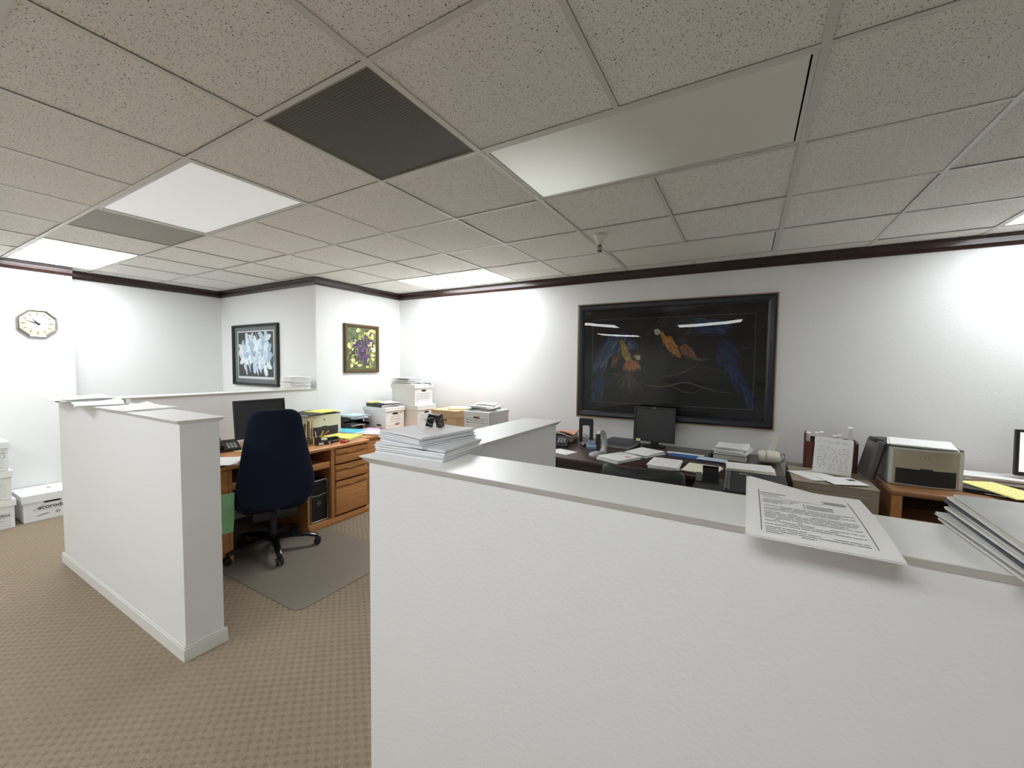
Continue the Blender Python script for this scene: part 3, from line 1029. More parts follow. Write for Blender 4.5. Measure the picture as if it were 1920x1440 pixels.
# wings and tails
lb = PL((350, 560), (420, 470), (500, 440), (600, 430), (640, 470), (700, 520), (720, 600), (600, 570), (520, 560), (450, 610), (420, 720), (370, 800), (340, 900), (312, 930), (318, 800), (330, 690), (325, 620))
A.poly(lb, c(46, 62, 96)); feathers(A, lb, [c(92, 114, 158), c(60, 76, 112), c(124, 144, 176), c(76, 98, 146), c(48, 60, 90)], 150, .006, .10, -2.0, rnd)  # wing tones lightened to carry a reflection in the glass
lt = PL((335, 720), (400, 700), (410, 830), (380, 950), (310, 950), (312, 800))
A.poly(lt, c(38, 50, 76)); feathers(A, lt, [c(50, 66, 104), c(34, 44, 70), c(64, 84, 124)], 50, .006, .12, -1.8, rnd)
sw = PL((720, 570), (740, 480), (800, 400), (900, 340), (1050, 310), (1160, 330), (1180, 420), (1140, 500), (1040, 540), (1010, 500), (980, 440), (920, 400), (860, 400), (800, 440), (750, 530))
A.poly(sw, c(30, 30, 34)); feathers(A, sw, [c(46, 46, 50), c(62, 62, 66), c(24, 24, 28), c(86, 84, 84)], 80, .003, .10, .7, rnd)
rb = PL((1100, 320), (1200, 325), (1350, 340), (1400, 400), (1300, 450), (1180, 440), (1130, 390))
A.poly(rb, c(40, 54, 92)); feathers(A, rb, [c(58, 78, 128), c(34, 44, 76), c(76, 98, 140)], 70, .005, .08, -.3, rnd)
rt = PL((1310, 500), (1400, 470), (1440, 560), (1420, 660), (1480, 760), (1535, 880), (1538, 990), (1500, 960), (1430, 850), (1380, 740), (1300, 620))
A.poly(rt, c(30, 38, 76)); feathers(A, rt, [c(44, 58, 110), c(28, 34, 66), c(60, 78, 134), c(34, 46, 96)], 110, .006, .13, -1.15, rnd)
dk = PL((600, 560), (740, 560), (880, 600), (940, 680), (800, 740), (730, 700), (700, 640))
A.poly(dk, c(18, 18, 20))
# left bird: yellow neck, orange chest, white face
A.poly(PL((545, 500), (560, 480), (590, 510), (625, 580), (650, 640), (640, 670), (600, 660), (570, 600)), c(184, 152, 56))
feathers(A, PL((550, 500), (590, 510), (640, 640), (600, 660), (565, 590)), [c(214, 184, 78), c(160, 126, 40), c(226, 200, 110)], 50, .003, .05, -1.2, rnd)
oc = PL((575, 700), (600, 655), (650, 640), (700, 655), (728, 705), (700, 716), (620, 718), (572, 720))
A.poly(oc, c(190, 118, 58)); feathers(A, oc, [c(216, 146, 78), c(158, 86, 42), c(228, 170, 104)], 45, .003, .04, -1.3, rnd)
A.poly(PL((665, 610), (700, 598), (735, 612), (752, 622), (725, 632), (712, 650), (690, 640), (670, 628)), c(196, 160, 96))
A.poly(PL((690, 615), (712, 612), (722, 632), (706, 644), (692, 632)), c(226, 226, 220))
A.poly(PL((722, 610), (752, 618), (740, 632), (724, 626)), c(30, 28, 28))
for k in range(7): A.stroke(PL((500 + 9 * k, 590), (480 + 8 * k, 650), (466 + 6 * k, 700)), .004, rnd.choice([c(120, 90, 60), c(150, 112, 70), c(96, 80, 74)]))
# right bird
A.poly(PL((878, 412), (908, 425), (930, 462), (972, 460), (985, 480), (1005, 520), (1030, 570), (1050, 620), (1032, 632), (990, 602), (945, 565), (905, 500), (890, 450)), c(200, 132, 56))
feathers(A, PL((880, 412), (930, 465), (980, 470), (1040, 610), (985, 595), (905, 500)), [c(224, 160, 76), c(168, 102, 40), c(232, 178, 102)], 70, .003, .05, -1.1, rnd)
o2 = PL((1035, 545), (1080, 518), (1130, 560), (1165, 625), (1140, 640), (1085, 612), (1050, 600))
A.poly(o2, c(160, 104, 72)); feathers(A, o2, [c(190, 130, 92), c(130, 84, 58), c(112, 76, 60)], 36, .003, .05, -1.0, rnd)
A.poly(PL((832, 412), (862, 402), (884, 412), (884, 440), (860, 452), (842, 440)), c(222, 222, 216))
A.poly(PL((800, 420), (836, 412), (842, 436), (820, 440)), c(34, 32, 32))
for dy in (0, 10, 20): A.stroke(PL((850, 415 + dy), (878, 418 + dy)), .0015, c(60, 60, 60), False)
A.poly(PL((1110, 350), (1160, 355), (1150, 390), (1120, 380)), c(86, 80, 72))
A.poly(PL((1000, 490), (1060, 470), (1100, 490), (1060, 520)), c(66, 62, 56))
for k in range(8): A.stroke(PL((1120 + 8 * k, 630), (1140 + 10 * k, 650), (1110 + 22 * k, 640)), .0028, c(140, 116, 96))
# branches and leaves
for p, wd, col in ((((690, 800), (760, 838), (860, 858), (950, 850), (1050, 822), (1120, 830), (1200, 862), (1300, 895), (1430, 915)), .0075, c(112, 100, 88)),
                   (((860, 778), (930, 775), (1010, 760), (1080, 735), (1160, 690), (1230, 620)), .006, c(84, 76, 68)),
                   (((870, 790), (920, 825), (990, 865), (1060, 895), (1130, 908), (1180, 890), (1195, 850)), .006, c(94, 84, 74)),
                   (((1130, 700), (1250, 710), (1340, 745), (1440, 742)), .005, c(70, 64, 58)),
                   (((480, 740), (540, 760), (620, 750)), .006, c(110, 98, 86)), (((1440, 570), (1500, 560), (1550, 545)), .004, c(80, 76, 72))):
    A.stroke(PL(*p), wd, col); A.stroke(PL(*p), wd * .3, tuple(v * 1.6 for v in col[:3]) + (1,))
for k in range(22):
    a = -2.75 + k * .105; L_ = rnd.uniform(150, 230)
    A.stroke(PL((620, 730), (620 + math.cos(a) * L_ * .5, 730 - math.sin(a) * L_ * .55), (620 + math.cos(a) * L_, 730 - math.sin(a) * L_)), .007, rnd.choice([c(58, 60, 46), c(38, 42, 32), c(80, 80, 60), c(96, 92, 72)]))
A.done(t, (0, -.0082, 0))
# slightly bowed acrylic sheet
bm = bm_new(); nx = 24; G = []
for j in range(13):
    G.append([bm.verts.new(((i / nx - .5) * (W_ - .12), -.0225 - .006 * (1 - (2 * i / nx - 1) ** 2) * (1 - (2 * j / 12 - 1) ** 2), (j / 12 - .5) * (H_ - .12))) for i in range(nx + 1)])
for j in range(12):
    for i in range(nx): bm.faces.new((G[j][i], G[j][i + 1], G[j + 1][i + 1], G[j + 1][i]))
obj('glass', bm, MGLASS, t, True)

# ------------------------------------------------------------------ things on the ledges
MP1 = printed('printed_letter', .216, .279)
def papers(name, label, x, y, z, rz, w=.216, d=.279, h=.004, n=2, seed=0, **k):
    return pile(name, label, 'paper', (x, y, z + .0008), rz, w, d, h, n, seed, **k)
papers('paper_pile', 'loose white papers curling over the far left corner of the left ledge', -4.10, .935, ZC_, 1.45, .25, .42, .022, 6, 3, jit=.03, jr=.2, curl=.01, wave=.003)
papers('loose_paper', 'white sheets hanging over the left ledge beside the little green block', -3.66, .935, ZC_, 1.35, .24, .36, .008, 3, 5, jit=.015, jr=.08, curl=.03)
papers('loose_paper', 'white sheets nearest the bare end of the left ledge', -3.17, .965, ZC_ , 1.66, .24, .38, .008, 3, 7, jit=.012, jr=.06, curl=.02)
t = thing('eraser', 'small green and white block on the papers of the left ledge', 'eraser', (-3.475, 1.01, ZC_ + .0105), .1)
bm = bm_new(); box(bm, -.016, .016, -.012, .012, 0, .028, bev=.002); obj('rubber', bm, MWHITE, t)
bm = bm_new(); box(bm, -.0105, .0105, -.0128, .0128, .0002, .0288, bev=.001); obj('sleeve', bm, MGRN, t)
pile('paper_stack', 'tall stack of white papers at the far end of the ledge by the wall corner', 'paper', (-4.215, 2.60, ZC_ + .0008), .03, .18, .225, .135, 11, 12, jit=.008, jr=.05, wave=.003)
# two thick document stacks on the near corner
cols_ = [c(238, 239, 242), c(228, 230, 234), c(242, 242, 244)]
pile('document_stack', 'thick lower stack of white documents on the near corner of the front ledge', 'documents', (-.896, 1.004, ZC_ + .0008), .06, .275, .212, .034, 5, 31, jit=.004, jr=.02, cols=cols_, wave=.002)
MDOC = printed('printed_report', .216, .27, sp=.008, ink=(120, 124, 132), paper=(222, 224, 228), margin=.03, dens=.5) if 0 else None
pile('document_stack', 'upper stack of white documents holding two black binder clips', 'documents', (-.912, 1.018, ZC_ + .0358), -.14, .213, .235, .034, 6, 32, jit=.003, jr=.02, cols=cols_, wave=.0025, top=MDOC)
def binder_clip(label, loc, rz, lean):
    t = thing('binder_clip', label, 'clip', loc, rz)
    R_ = Matrix.Scale(.84, 4) @ Matrix.Translation((0, 0, .0265)) @ Matrix.Rotation(PI / 2 + lean, 4, 'Y')
    bm = bm_new(); v = prism(bm, [(-.0165, 0), (.0165, 0), (.004, .026), (-.004, .026)], -.001, .001, 'YZ')
    bmesh.ops.delete(bm, geom=bm.verts[:], context='VERTS')
    prism(bm, [(-.0165, -.013), (.0165, -.013), (.0045, .013), (-.0045, .013)], -.0255, .0255, 'YZ')
    bmesh.ops.transform(bm, matrix=R_, verts=bm.verts[:])
    obj('spring', bm, MBLK, t)
    for s in (-1, 1):
        bm = bm_new()
        pts = [(-.012, s * .0055, .012), (-.014, s * .013, .004), (-.008, s * .020, -.010), (0, s * .022, -.022), (.008, s * .020, -.010), (.014, s * .013, .004), (.012, s * .0055, .012)]
        tube(bm, [R_ @ Vector(q) for q in pts], .0014, 6)
        obj('handle', bm, MCHROME, t, True)
    return t
binder_clip('left black binder clip, chrome handles showing, upright on the upper document stack', (-.925, 1.045, ZC_ + .0725), .5, .28)
binder_clip('right black binder clip, leaning against its twin on the upper document stack', (-.893, 1.055, ZC_ + .0725), 1.2, -.2)
# letter overhanging the ledge in front
bm = bm_new(); cl = []
def bnd(u, v): return .021 * max(0, (v - .70) / .3) ** 1.6 * max(0, 1 - u * 1.6) + .006 * math.sin(v * 3) + .003 * v
layer(bm, cl, .205, .318, .0022, 0, 0, 0, 0, shade(232), bnd, 12, 16, 0)
layer(bm, cl, .202, .314, .0012, .002, -.002, .0028, -.012, shade(240), bnd, 12, 16, 0)
o = colored('printed_letter', bm, cl, [MPAP], loc=(.108, .946, ZC_ + .001), rot=(0, 0, .0))
tag(o, 'printed white letter lying over the near edge of the front ledge', 'letter')
bm = bm_new(); rnd = random.Random(77)
def ink(x0, x1, y0, y1):
    n = max(1, int((x1 - x0) / .02))
    for k in range(n):
        a = x0 + (x1 - x0) * k / n; b2 = x0 + (x1 - x0) * (k + 1) / n
        def zz(x, y): return bnd(x / .202 + .5, y / .314 + .5) + .0047
        m_ = max(1, int((y1 - y0) / .006))
        for q in range(m_):
            c0 = y0 + (y1 - y0) * q / m_; c1 = y0 + (y1 - y0) * (q + 1) / m_
            bm.faces.new([bm.verts.new((a, c0, zz(a, c0))), bm.verts.new((b2, c0, zz(b2, c0))), bm.verts.new((b2, c1, zz(b2, c1))), bm.verts.new((a, c1, zz(a, c1)))])
ink(-.079, -.0776, -.135, .10); ink(.075, .0764, -.135, .10)
ink(-.076, -.03, .083, .0865); ink(-.076, -.042, .072, .0745); ink(-.072, -.035, .06, .0625)
ink(.03, .066, .078, .081); ink(.034, .07, .070, .073); ink(.03, .066, .062, .065)
ink(-.035, .03, .052, .0535)
for k in range(3): ink(.0, .042, .03 - k * .009, .033 - k * .009)
ink(-.004, -.003, .006, .04)
y = .04
for k in range(22):
    if k < 5: x1 = -.05 + rnd.random() * .05
    else: x1 = .068 if rnd.random() < .75 else rnd.uniform(-.04, .05)
    x = -.072
    while x < x1:
        e = min(x1, x + rnd.uniform(.008, .03)); 
        if rnd.random() < .93: ink(x, e, y, y + .0021)
        x = e + .002
    y -= .0078 if k not in (4, 8, 17) else .013
o2 = obj('printing', bm, mat('letter_ink', c(104, 106, 110), .8), o)
# magazines fanned out at the right, each one loose
MMAG = mat('magazine_cover', c(168, 168, 166), .4, noise=.35, nscale=14)
rnd = random.Random(5)
for k in range(9):
    bm = bm_new(); cl = []
    def bd(u, v, k=k): return .004 * k / 9 * math.sin(u * 3.14) + .012 * (k / 8) * v * (1 - u)
    colk = [c(214, 212, 206), c(120, 124, 128), c(206, 206, 202), c(76, 84, 92), c(220, 219, 214), c(196, 194, 190), c(84, 88, 92), c(216, 214, 208), c(206, 205, 200)][k]
    layer(bm, cl, .27, .262, .0036, 0, 0, 0, 0, colk, bd, 8, 8, 0, topmi=1 if k == 8 else None)
    o = colored('magazine', bm, cl, [MPAP, MMAG] if k == 8 else [MPAP], loc=(.458 + .0025 * k + rnd.uniform(-.006, .006), .928 + .0015 * k + rnd.uniform(-.004, .004), ZC_ + .003 + k * .0042), rot=(0, 0, .02 + .004 * k + rnd.uniform(-.03, .03)))
    lab = 'top magazine of the fanned heap at the right end of the front ledge' if k == 8 else 'bottom magazine of the fanned heap at the right end of the ledge' if k == 0 else 'magazine inside the fanned heap at the right end of the ledge'
    tag(o, lab, 'magazine', 'magazines fanned out on the front ledge')
bm = bm_new(); box(bm, -.13, .13, -.145, .145, 0, .001); tag(obj('plastic_sleeve', bm, MCLEAR, loc=(.462, .962, ZC_ + .0008), rot=(0, 0, .03)), 'clear plastic sleeve sticking out beneath the magazine heap', 'plastic sleeve')

# ------------------------------------------------------------------ left cubicle: oak desk
ZT = .73
XD = -3.245
t = thing('oak_desk', 'oak desk with drawers, keyboard shelf and nosed front edge in the left cubicle', 'desk', (-3.69, 1.92, 0))
def L(bm, x0, x1, y0, y1, z0, z1, bev=0.0, **k): box(bm, x0 + 3.69, x1 + 3.69, y0 - 1.92, y1 - 1.92, z0, z1, bev, **k)
bm = bm_new(); L(bm, -4.115, XD + .012, 1.10, 2.755, ZT - .035, ZT, .012, seg=3); obj('desktop', bm, MOAK, t, True)
bm = bm_new()
L(bm, -4.10, XD - .01, 1.10, 1.125, 0.0, ZT - .036)
L(bm, -4.10, XD - .004, 1.485, 1.51, 0.0, ZT - .036, .003)
obj('side_panel', bm, MOAKZ, t)
bm = bm_new(); L(bm, XD - .022, XD - .004, 1.126, 1.484, .06, ZT - .04, .004); L(bm, XD - .004, XD + .004, 1.17, 1.445, .12, ZT - .12, .004); obj('cupboard_door', bm, MOAKZ, t)
bm = bm_new(); L(bm, -4.10, XD - .02, 2.105, 2.127, 0.0, ZT - .036, .003); L(bm, -4.1, XD - .02, 2.328, 2.348, .0, ZT - .036, .003); L(bm, -4.1, XD - .006, 2.725, 2.75, 0, ZT - .036, .003); obj('divider', bm, MOAKZ, t)
bm = bm_new(); L(bm, XD - .02, XD, 2.325, 2.362, .06, ZT - .036, .005); obj('stile', bm, MOAKZ, t, True)
bm = bm_new(); L(bm, -4.11, -4.095, 1.126, 2.724, .1, ZT - .036); obj('back_panel', bm, MDARK, t)
bm = bm_new(); L(bm, -3.75, XD - .05, 2.128, 2.327, .045, .062, .003); L(bm, XD - .03, XD - .0, 2.105, 2.75, 0.0, .06, .006); obj('plinth', bm, MOAK, t, True)
bm = bm_new(); L(bm, -3.72, XD - .015, 1.512, 2.103, .555, .575, .004); L(bm, XD - .03, XD - .008, 1.512, 2.322, .535, .592, .007); L(bm, -3.72, XD - .03, 2.128, 2.326, .555, .575); obj('keyboard_shelf', bm, MOAK, t, True)
for k, (z1, z0) in enumerate(((.687, .553), (.540, .397), (.384, .075))):
    d = None
    bm = bm_new()
    L(bm, XD - .02, XD - .009, 2.366, 2.722, z0, z1, .002)
    L(bm, XD - .0095, XD + .008, 2.369, 2.719, z0 + .003, z1 - .060, .005, seg=2)
    d = obj('drawer', bm, MOAK, t, True)
    bm = bm_new()
    prism(bm, [(2.369 - 1.92, z1 - .003), (2.719 - 1.92, z1 - .003), (2.719 - 1.92, z1 - .036), (2.60 - 1.92, z1 - .036), (2.585 - 1.92, z1 - .049), (2.505 - 1.92, z1 - .049), (2.49 - 1.92, z1 - .036), (2.369 - 1.92, z1 - .036)], XD - .0095 + 3.69, XD + .014 + 3.69, 'YZ')
    obj('finger_pull', bm, MOAK, d)
# computer tower in its bay
t = thing('computer_tower', 'black computer tower with silver rim standing in the oak desk bay', 'computer', (-3.475, 2.228, .0625))
bm = bm_new(); box(bm, -.19, .19, -.086, .086, 0, .37, bev=.01); obj('case', bm, MBLK, t, True)
bm = bm_new()
pts = [(.192, -.080, .006), (.192, -.080, .36), (.192, -.07, .368), (.192, .07, .368), (.192, .080, .36), (.192, .080, .006), (.192, .07, .0), (.192, -.07, .0)]
tube(bm, [(x, y, z + .003) for x, y, z in pts], .0042, 6, closed=True)
tube(bm, [(.1915, -.078, .238), (.1935, 0, .233), (.1915, .078, .245)], .002, 6)
obj('silver_rim', bm, mat('bright_rim', c(222, 222, 222), .4), t, True)
bm = bm_new(); tube(bm, [(.191, .018 * math.cos(a), .165 + .018 * math.sin(a)) for a in [2 * PI * i / 20 for i in range(20)]], .0014, 5, closed=True); lg = obj('emblem', bm, MSIL, t)
lettering(lg, 'lettering', 'DELL', .011, (.1915, 0, .165), (PI / 2, 0, R90), MSIL, bold=.0002)
bm = bm_new()
for k in range(2): box(bm, .1895, .1912, -.07, .07, .26 + k * .045, .292 + k * .045, bev=.002)
obj('drive_cover', bm, MBLKG, t)

# credenza beyond the desk, and table by the long wall carrying boxes
t = thing('oak_credenza', 'oak cabinet beyond the desk with storage boxes stacked on it', 'cabinet', (-3.77, 3.395, 0))
bm = bm_new(); box(bm, -.34, .36, -.63, .628, .685, .712, bev=.006); obj('top', bm, MOAK, t, True)
bm = bm_new(); box(bm, -.33, .345, -.615, .61, 0.0, .684); obj('body', bm, MOAKZ, t)
for k in range(2):
    bm = bm_new(); box(bm, .3455, .358, -.60 + k * .61, -.005 + k * .605, .05, .66, bev=.004); obj('door', bm, MOAKZ, t, True)
t = thing('side_table', 'oak table against the long wall under the brown and white boxes', 'table', (-2.72, 3.70, 0))
bm = bm_new(); box(bm, -.66, .66, -.33, .345, .70, .728, bev=.006); obj('top', bm, MOAKX, t, True)
for sx in (-.62, .62):
    for sy in (-.29, .3):
        bm = bm_new(); box(bm, sx - .025, sx + .025, sy - .025, sy + .025, 0, .6995, bev=.003); obj('leg', bm, MOAKZ, t)

ZB = .7125
carton('white storage box with a black oval mark, ring binder lying on it', (-3.80, 3.452, ZB + .0005), R90, .285, .375, .252, style='banker', seed=4, lid=.045)
carton('white storage box in the corner, lower of two, left of the brown box', (-3.62, 3.79, ZB + .0005), R90, .31, .39, .262, style='lines', seed=6, lid=.055)
carton('white storage box in the corner, upper of two, heaped with papers', (-3.66, 3.785, ZB + .2665), R90, .31, .39, .248, style='form', seed=7, lid=.045)
pile('paper_pile', 'heap of rumpled white papers on the topmost corner box', 'paper', (-3.70, 3.735, ZB + .2665 + .252), 1.65, .25, .28, .075, 9, 41, jit=.018, jr=.18, wave=.006, curl=.008)
papers('loose_paper', 'loose white papers lying at the right of the heap on the topmost corner box', -3.535, 3.875, ZB + .5185, 1.2, .15, .16, .02, 3, 43, jit=.012, jr=.2, wave=.005)
t = thing('ring_binder', 'black ring binder lying open on the oval-marked box', 'binder', (-3.80, 3.44, ZB + .2565), 1.45)
bm = bm_new(); box(bm, -.13, .13, -.15, .15, 0, .004, bev=.001); box(bm, -.134, -.13, -.15, .15, 0, .034, bev=.001); box(bm, -.13, .13, -.15, .15, .03, .034, bev=.001, M=Matrix.Rotation(.03, 4, 'Y')); obj('cover', bm, MBLKG, t)
bm = bm_new(); box(bm, -.12, .12, -.14, .14, .005, .027); obj('pages', bm, MWHITE, t)
papers('loose_paper', 'white papers lying on the ring binder', -3.76, 3.47, ZB + .2965, 1.35, .2, .27, .008, 3, 44, jit=.012, jr=.1, curl=.01)
pile('manila_folder', 'pale yellow folder on the ring binder, behind the white papers', 'folder', (-3.895, 3.40, ZB + .2965), 1.5, .19, .13, .012, 2, 45, cols=[c(236, 218, 150)], jit=.006)
# right pair of boxes
carton('brown cardboard storage box against the long wall', (-2.85, 3.60, .7285), 0, .335, .33, .25, m=MKRAFT, style='kraft', seed=8, lid=.075)
carton('white storage box heaped with papers beside the brown cardboard box', (-2.425, 3.635, .7285), 0, .315, .385, .262, style='grey', seed=9, lid=.03, lidw=.006)
pile('manila_folder', 'pale yellow folders lying on the brown cardboard box', 'folder', (-2.80, 3.66, .982), .5, .24, .26, .012, 2, 47, cols=[c(236, 222, 168)], jit=.01)
pile('paper_pile', 'messy papers and magazines on the white box beside the brown box', 'paper', (-2.44, 3.64, .9945), .25, .26, .31, .045, 8, 48, jit=.022, jr=.25, wave=.008, cols=[shade(238), shade(226), shade(150), shade(240), shade(90), shade(232)])
papers('loose_paper', 'curled white sheets on top of the messy papers beside the brown box', -2.47, 3.70, 1.043, .3, .216, .279, .01, 2, 49, jit=.012, jr=.2, wave=.008)

# ------------------------------------------------------------------ left cubicle: things on the desk
def monitor(name, label, loc, rz, w, h, tilt=.06, stand=.12, logo=None, screen=None, note=False):
    t = thing(name, label, 'monitor', loc, rz)
    Mt = Matrix.Translation((0, 0, stand)) @ Matrix.Rotation(-tilt, 4, 'X')
    bm = bm_new()
    b_ = .018
    for q in ((-w / 2, w / 2, 0, b_ + .008), (-w / 2, w / 2, h - b_, h), (-w / 2, -w / 2 + b_, b_ + .008, h - b_), (w / 2 - b_, w / 2, b_ + .008, h - b_)):
        box(bm, q[0], q[1], -.014, .006, q[2], q[3], bev=.002, M=Mt)
    box(bm, -w / 2 + .002, w / 2 - .002, -.006, .02, .002, h - .002, bev=.004, M=Mt)
    box(bm, -w / 2 + .07, w / 2 - .07, .02, .045, h * .2, h * .8, bev=.012, M=Mt)
    obj('housing', bm, MBLK, t)
    bm = bm_new(); box(bm, -w / 2 + b_, w / 2 - b_, -.009, -.0062, b_ + .008, h - b_, M=Mt); obj('screen', bm, screen or MSCR, t)
    bm = bm_new(); box(bm, -.035, .035, .028, .05, .008, stand + h * .4, bev=.006); obj('neck', bm, MBLK, t)
    bm = bm_new()
    R_ = [(.105 * math.cos(a), .02 + .085 * math.sin(a)) for a in [2 * PI * i / 28 for i in range(28)]]
    loft(bm, [[(x, y, 0) for x, y in R_], [(x, y, .006) for x, y in R_], [(x * .6, .02 + (y - .02) * .6, .014) for x, y in R_]]); obj('base', bm, MBLK, t, True)
    if logo:
        lettering(t, 'lettering', logo, .011, tuple(Mt @ Vector((0, -.0146, h - b_ / 2 + .001))), (PI / 2 - tilt, 0, 0), MSIL, bold=.0003)
    if note:
        bm = bm_new(); box(bm, -w / 2 + .028, -w / 2 + .068, -.0152, -.0142, -.004, .02, M=Mt); obj('sticky_note', bm, MYEL, t)
    return t
monitor('computer_monitor', 'wide black monitor on the oak desk', (-3.76, 2.0, ZT + .0006), R90, .44, .335, .09, .085)
# telephone
t = thing('desk_telephone', 'black desk telephone beside the wide monitor on the oak desk', 'telephone', (-3.83, 1.745, ZT + .0006), R90 - .25)
bm = bm_new(); prism(bm, [(-.10, 0), (.10, 0), (.10, .07), (.085, .075), (-.10, .022)], -.085, .085, 'YZ')
obj('body', bm, MBLK, t)
bm = bm_new()
Mt = Matrix.Translation((-.055, -.0, .052)) @ Matrix.Rotation(.28, 4, 'X')
box(bm, -.022, .022, -.095, -.05, 0, .03, bev=.008, M=Mt); box(bm, -.022, .022, .05, .095, 0, .03, bev=.008, M=Mt); box(bm, -.014, .014, -.06, .06, .014, .034, bev=.008, M=Mt)
obj('handset', bm, MBLKG, t, True)
bm = bm_new()
Mt = Matrix.Translation((.03, 0, .049)) @ Matrix.Rotation(.28, 4, 'X')
box(bm, -.04, .045, .04, .085, .0, .003, M=Mt); obj('display', bm, MDG, t)
bm = bm_new()
for i in range(3):
    for j in range(4): box(bm, -.035 + i * .025, -.018 + i * .025, -.075 + j * .025, -.06 + j * .025, 0, .004, bev=.001, M=Mt)
obj('keypad', bm, MSIL, t)
bm = bm_new(); box(bm, -.038, .038, -.03, .03, 0, .004); tag(obj('note_pad', bm, MYEL, loc=(-3.70, 1.79, ZT + .0006), rot=(0, 0, .5)), 'small yellow note pad on the oak desk in front of the telephone', 'note pad')
t = thing('cable_box', 'olive cable box below the wide monitor', 'box', (-3.60, 1.80, ZT + .0006), .3)
bm = bm_new(); box(bm, -.03, .03, -.035, .035, 0, .045, bev=.006); obj('body', bm, mat('olive_plastic', c(108, 108, 78), .6), t, True)
bm = bm_new(); tube(bm, [(0, .0, .045), (.01, .01, .06), (.0, .03, .07), (-.03, .04, .05), (-.06, .05, .01)], .003, 6); obj('cable', bm, MBLK, t, True)
pile('paper_pile', 'white papers on the left front corner of the oak desk', 'paper', (-3.365, 1.50, ZT + .0072), .9, .21, .27, .012, 3, 51, jit=.02, jr=.4)
bm = bm_new(); box(bm, -.12, .12, -.09, .09, 0, .006, bev=.001); tag(obj('dark_folder', bm, MBLK, loc=(-3.345, 1.36, ZT + .0006), rot=(0, 0, .15)), 'dark folder edge under the white papers at the desk corner', 'folder')
# printer 1
def printer(name, label, loc, rz, w, d, h, shell, trayc, logo='hp', curve=.03, front=None):
    t = thing(name, label, 'printer', loc, rz)
    bm = bm_new()
    R0 = []
    n = 10
    for k in range(n + 1):
        u = k / n - .5
        R0.append((u * w, -d / 2 - curve * math.cos(u * PI) + curve))
    poly = R0 + [(w / 2, d / 2), (-w / 2, d / 2)]
    prism(bm, poly, .004, h)
    obj('shell', bm, shell, t, True)
    yf = -d / 2
    if front:
        bm = bm_new()
        Rt = [(u * w * .9, -d / 2 - curve * math.cos(u * PI * .9) + curve - .0015) for u in [k / 8 - .5 for k in range(9)]]
        prism(bm, Rt + [(x, y + .006) for x, y in Rt[::-1]], .008, h - .012); obj('front_panel', bm, front, t)
    bm = bm_new()
    box(bm, -w * .5, w * .5, -d / 2 + curve + .0, d / 2 - .01, h + .0002, h + .008, bev=.003); obj('lid', bm, MDG, t)
    bm = bm_new()
    Rt = [(u * w * .82, -d / 2 - curve * math.cos(u * PI * .82) + curve - .003) for u in [k / 8 - .5 for k in range(9)]]
    prism(bm, Rt + [(x, y + .012) for x, y in Rt[::-1]], .012, h * .46); box(bm, -.03, .03, yf - .003, yf + .006, h * .455, h * .49)
    obj('paper_tray', bm, trayc, t)
    for s in (-1, 1):
        bm = bm_new(); box(bm, s * w * .5 - .001 * s - .003, s * w * .5 + .003, -d / 2 + curve + .0, -d / 2 + curve + .012, .004, h - .002, bev=.002); obj('side_seam', bm, MSIL, t)
    bm = bm_new()
    prism(bm, [(.009 * math.cos(a), h * .78 + .009 * math.sin(a)) for a in [2 * PI * i / 16 for i in range(16)]], yf - .0012, yf + .004, 'XZ'); e_ = obj('emblem', bm, MDG, t)
    lettering(e_, 'lettering', logo, .012, (0, yf - .0016, h * .78), (PI / 2, 0, 0), MSIL)
    return t
printer('laser_printer', 'pale green-white printer with dark tray under yellow papers on the oak desk', (-3.90, 2.60, ZT + .0006), R90, .40, .34, .222, MPRN, MDG, curve=.012)
pile('paper_pile', 'white and yellow papers lying on the printer of the left cubicle', 'paper', (-3.88, 2.53, ZT + .231), .25, .33, .4, .012, 4, 61, jit=.012, jr=.06, cols=[c(60, 62, 64), c(236, 236, 234), c(232, 232, 226)], curl=.006)
pile('yellow_pad', 'yellow sheets on top of the left cubicle printer', 'paper', (-3.85, 2.66, ZT + .2440), .1, .26, .25, .007, 2, 62, cols=[c(226, 228, 124)], jit=.006)
# organiser with envelopes
t = thing('desk_organizer', 'brown desk organizer holding upright envelopes behind the office chair', 'organizer', (-3.52, 2.27, ZT + .0006), -.5)
bm = bm_new(); box(bm, -.05, .05, -.05, .05, 0, .05, bev=.004); obj('tray', bm, mat('olive_grey', c(98, 102, 84), .5), t)
for k in range(4):
    bm = bm_new(); box(bm, -.045, .04, -.004, .004, .012, .17 + .012 * k, bev=.001, M=Matrix.Translation((0, -.036 + .022 * k, .02)) @ Matrix.Rotation(-.12 + .05 * k, 4, 'X')); obj('divider', bm, mat('envelope_brown_%d' % k, (c(96, 82, 56), c(214, 200, 160), c(120, 98, 62), c(226, 206, 150))[k], .7), t)
bm = bm_new(); box(bm, -.05, .03, .044, .05, .06, .235, bev=.001); obj('envelope', bm, mat('manila', c(232, 206, 148), .7), t)
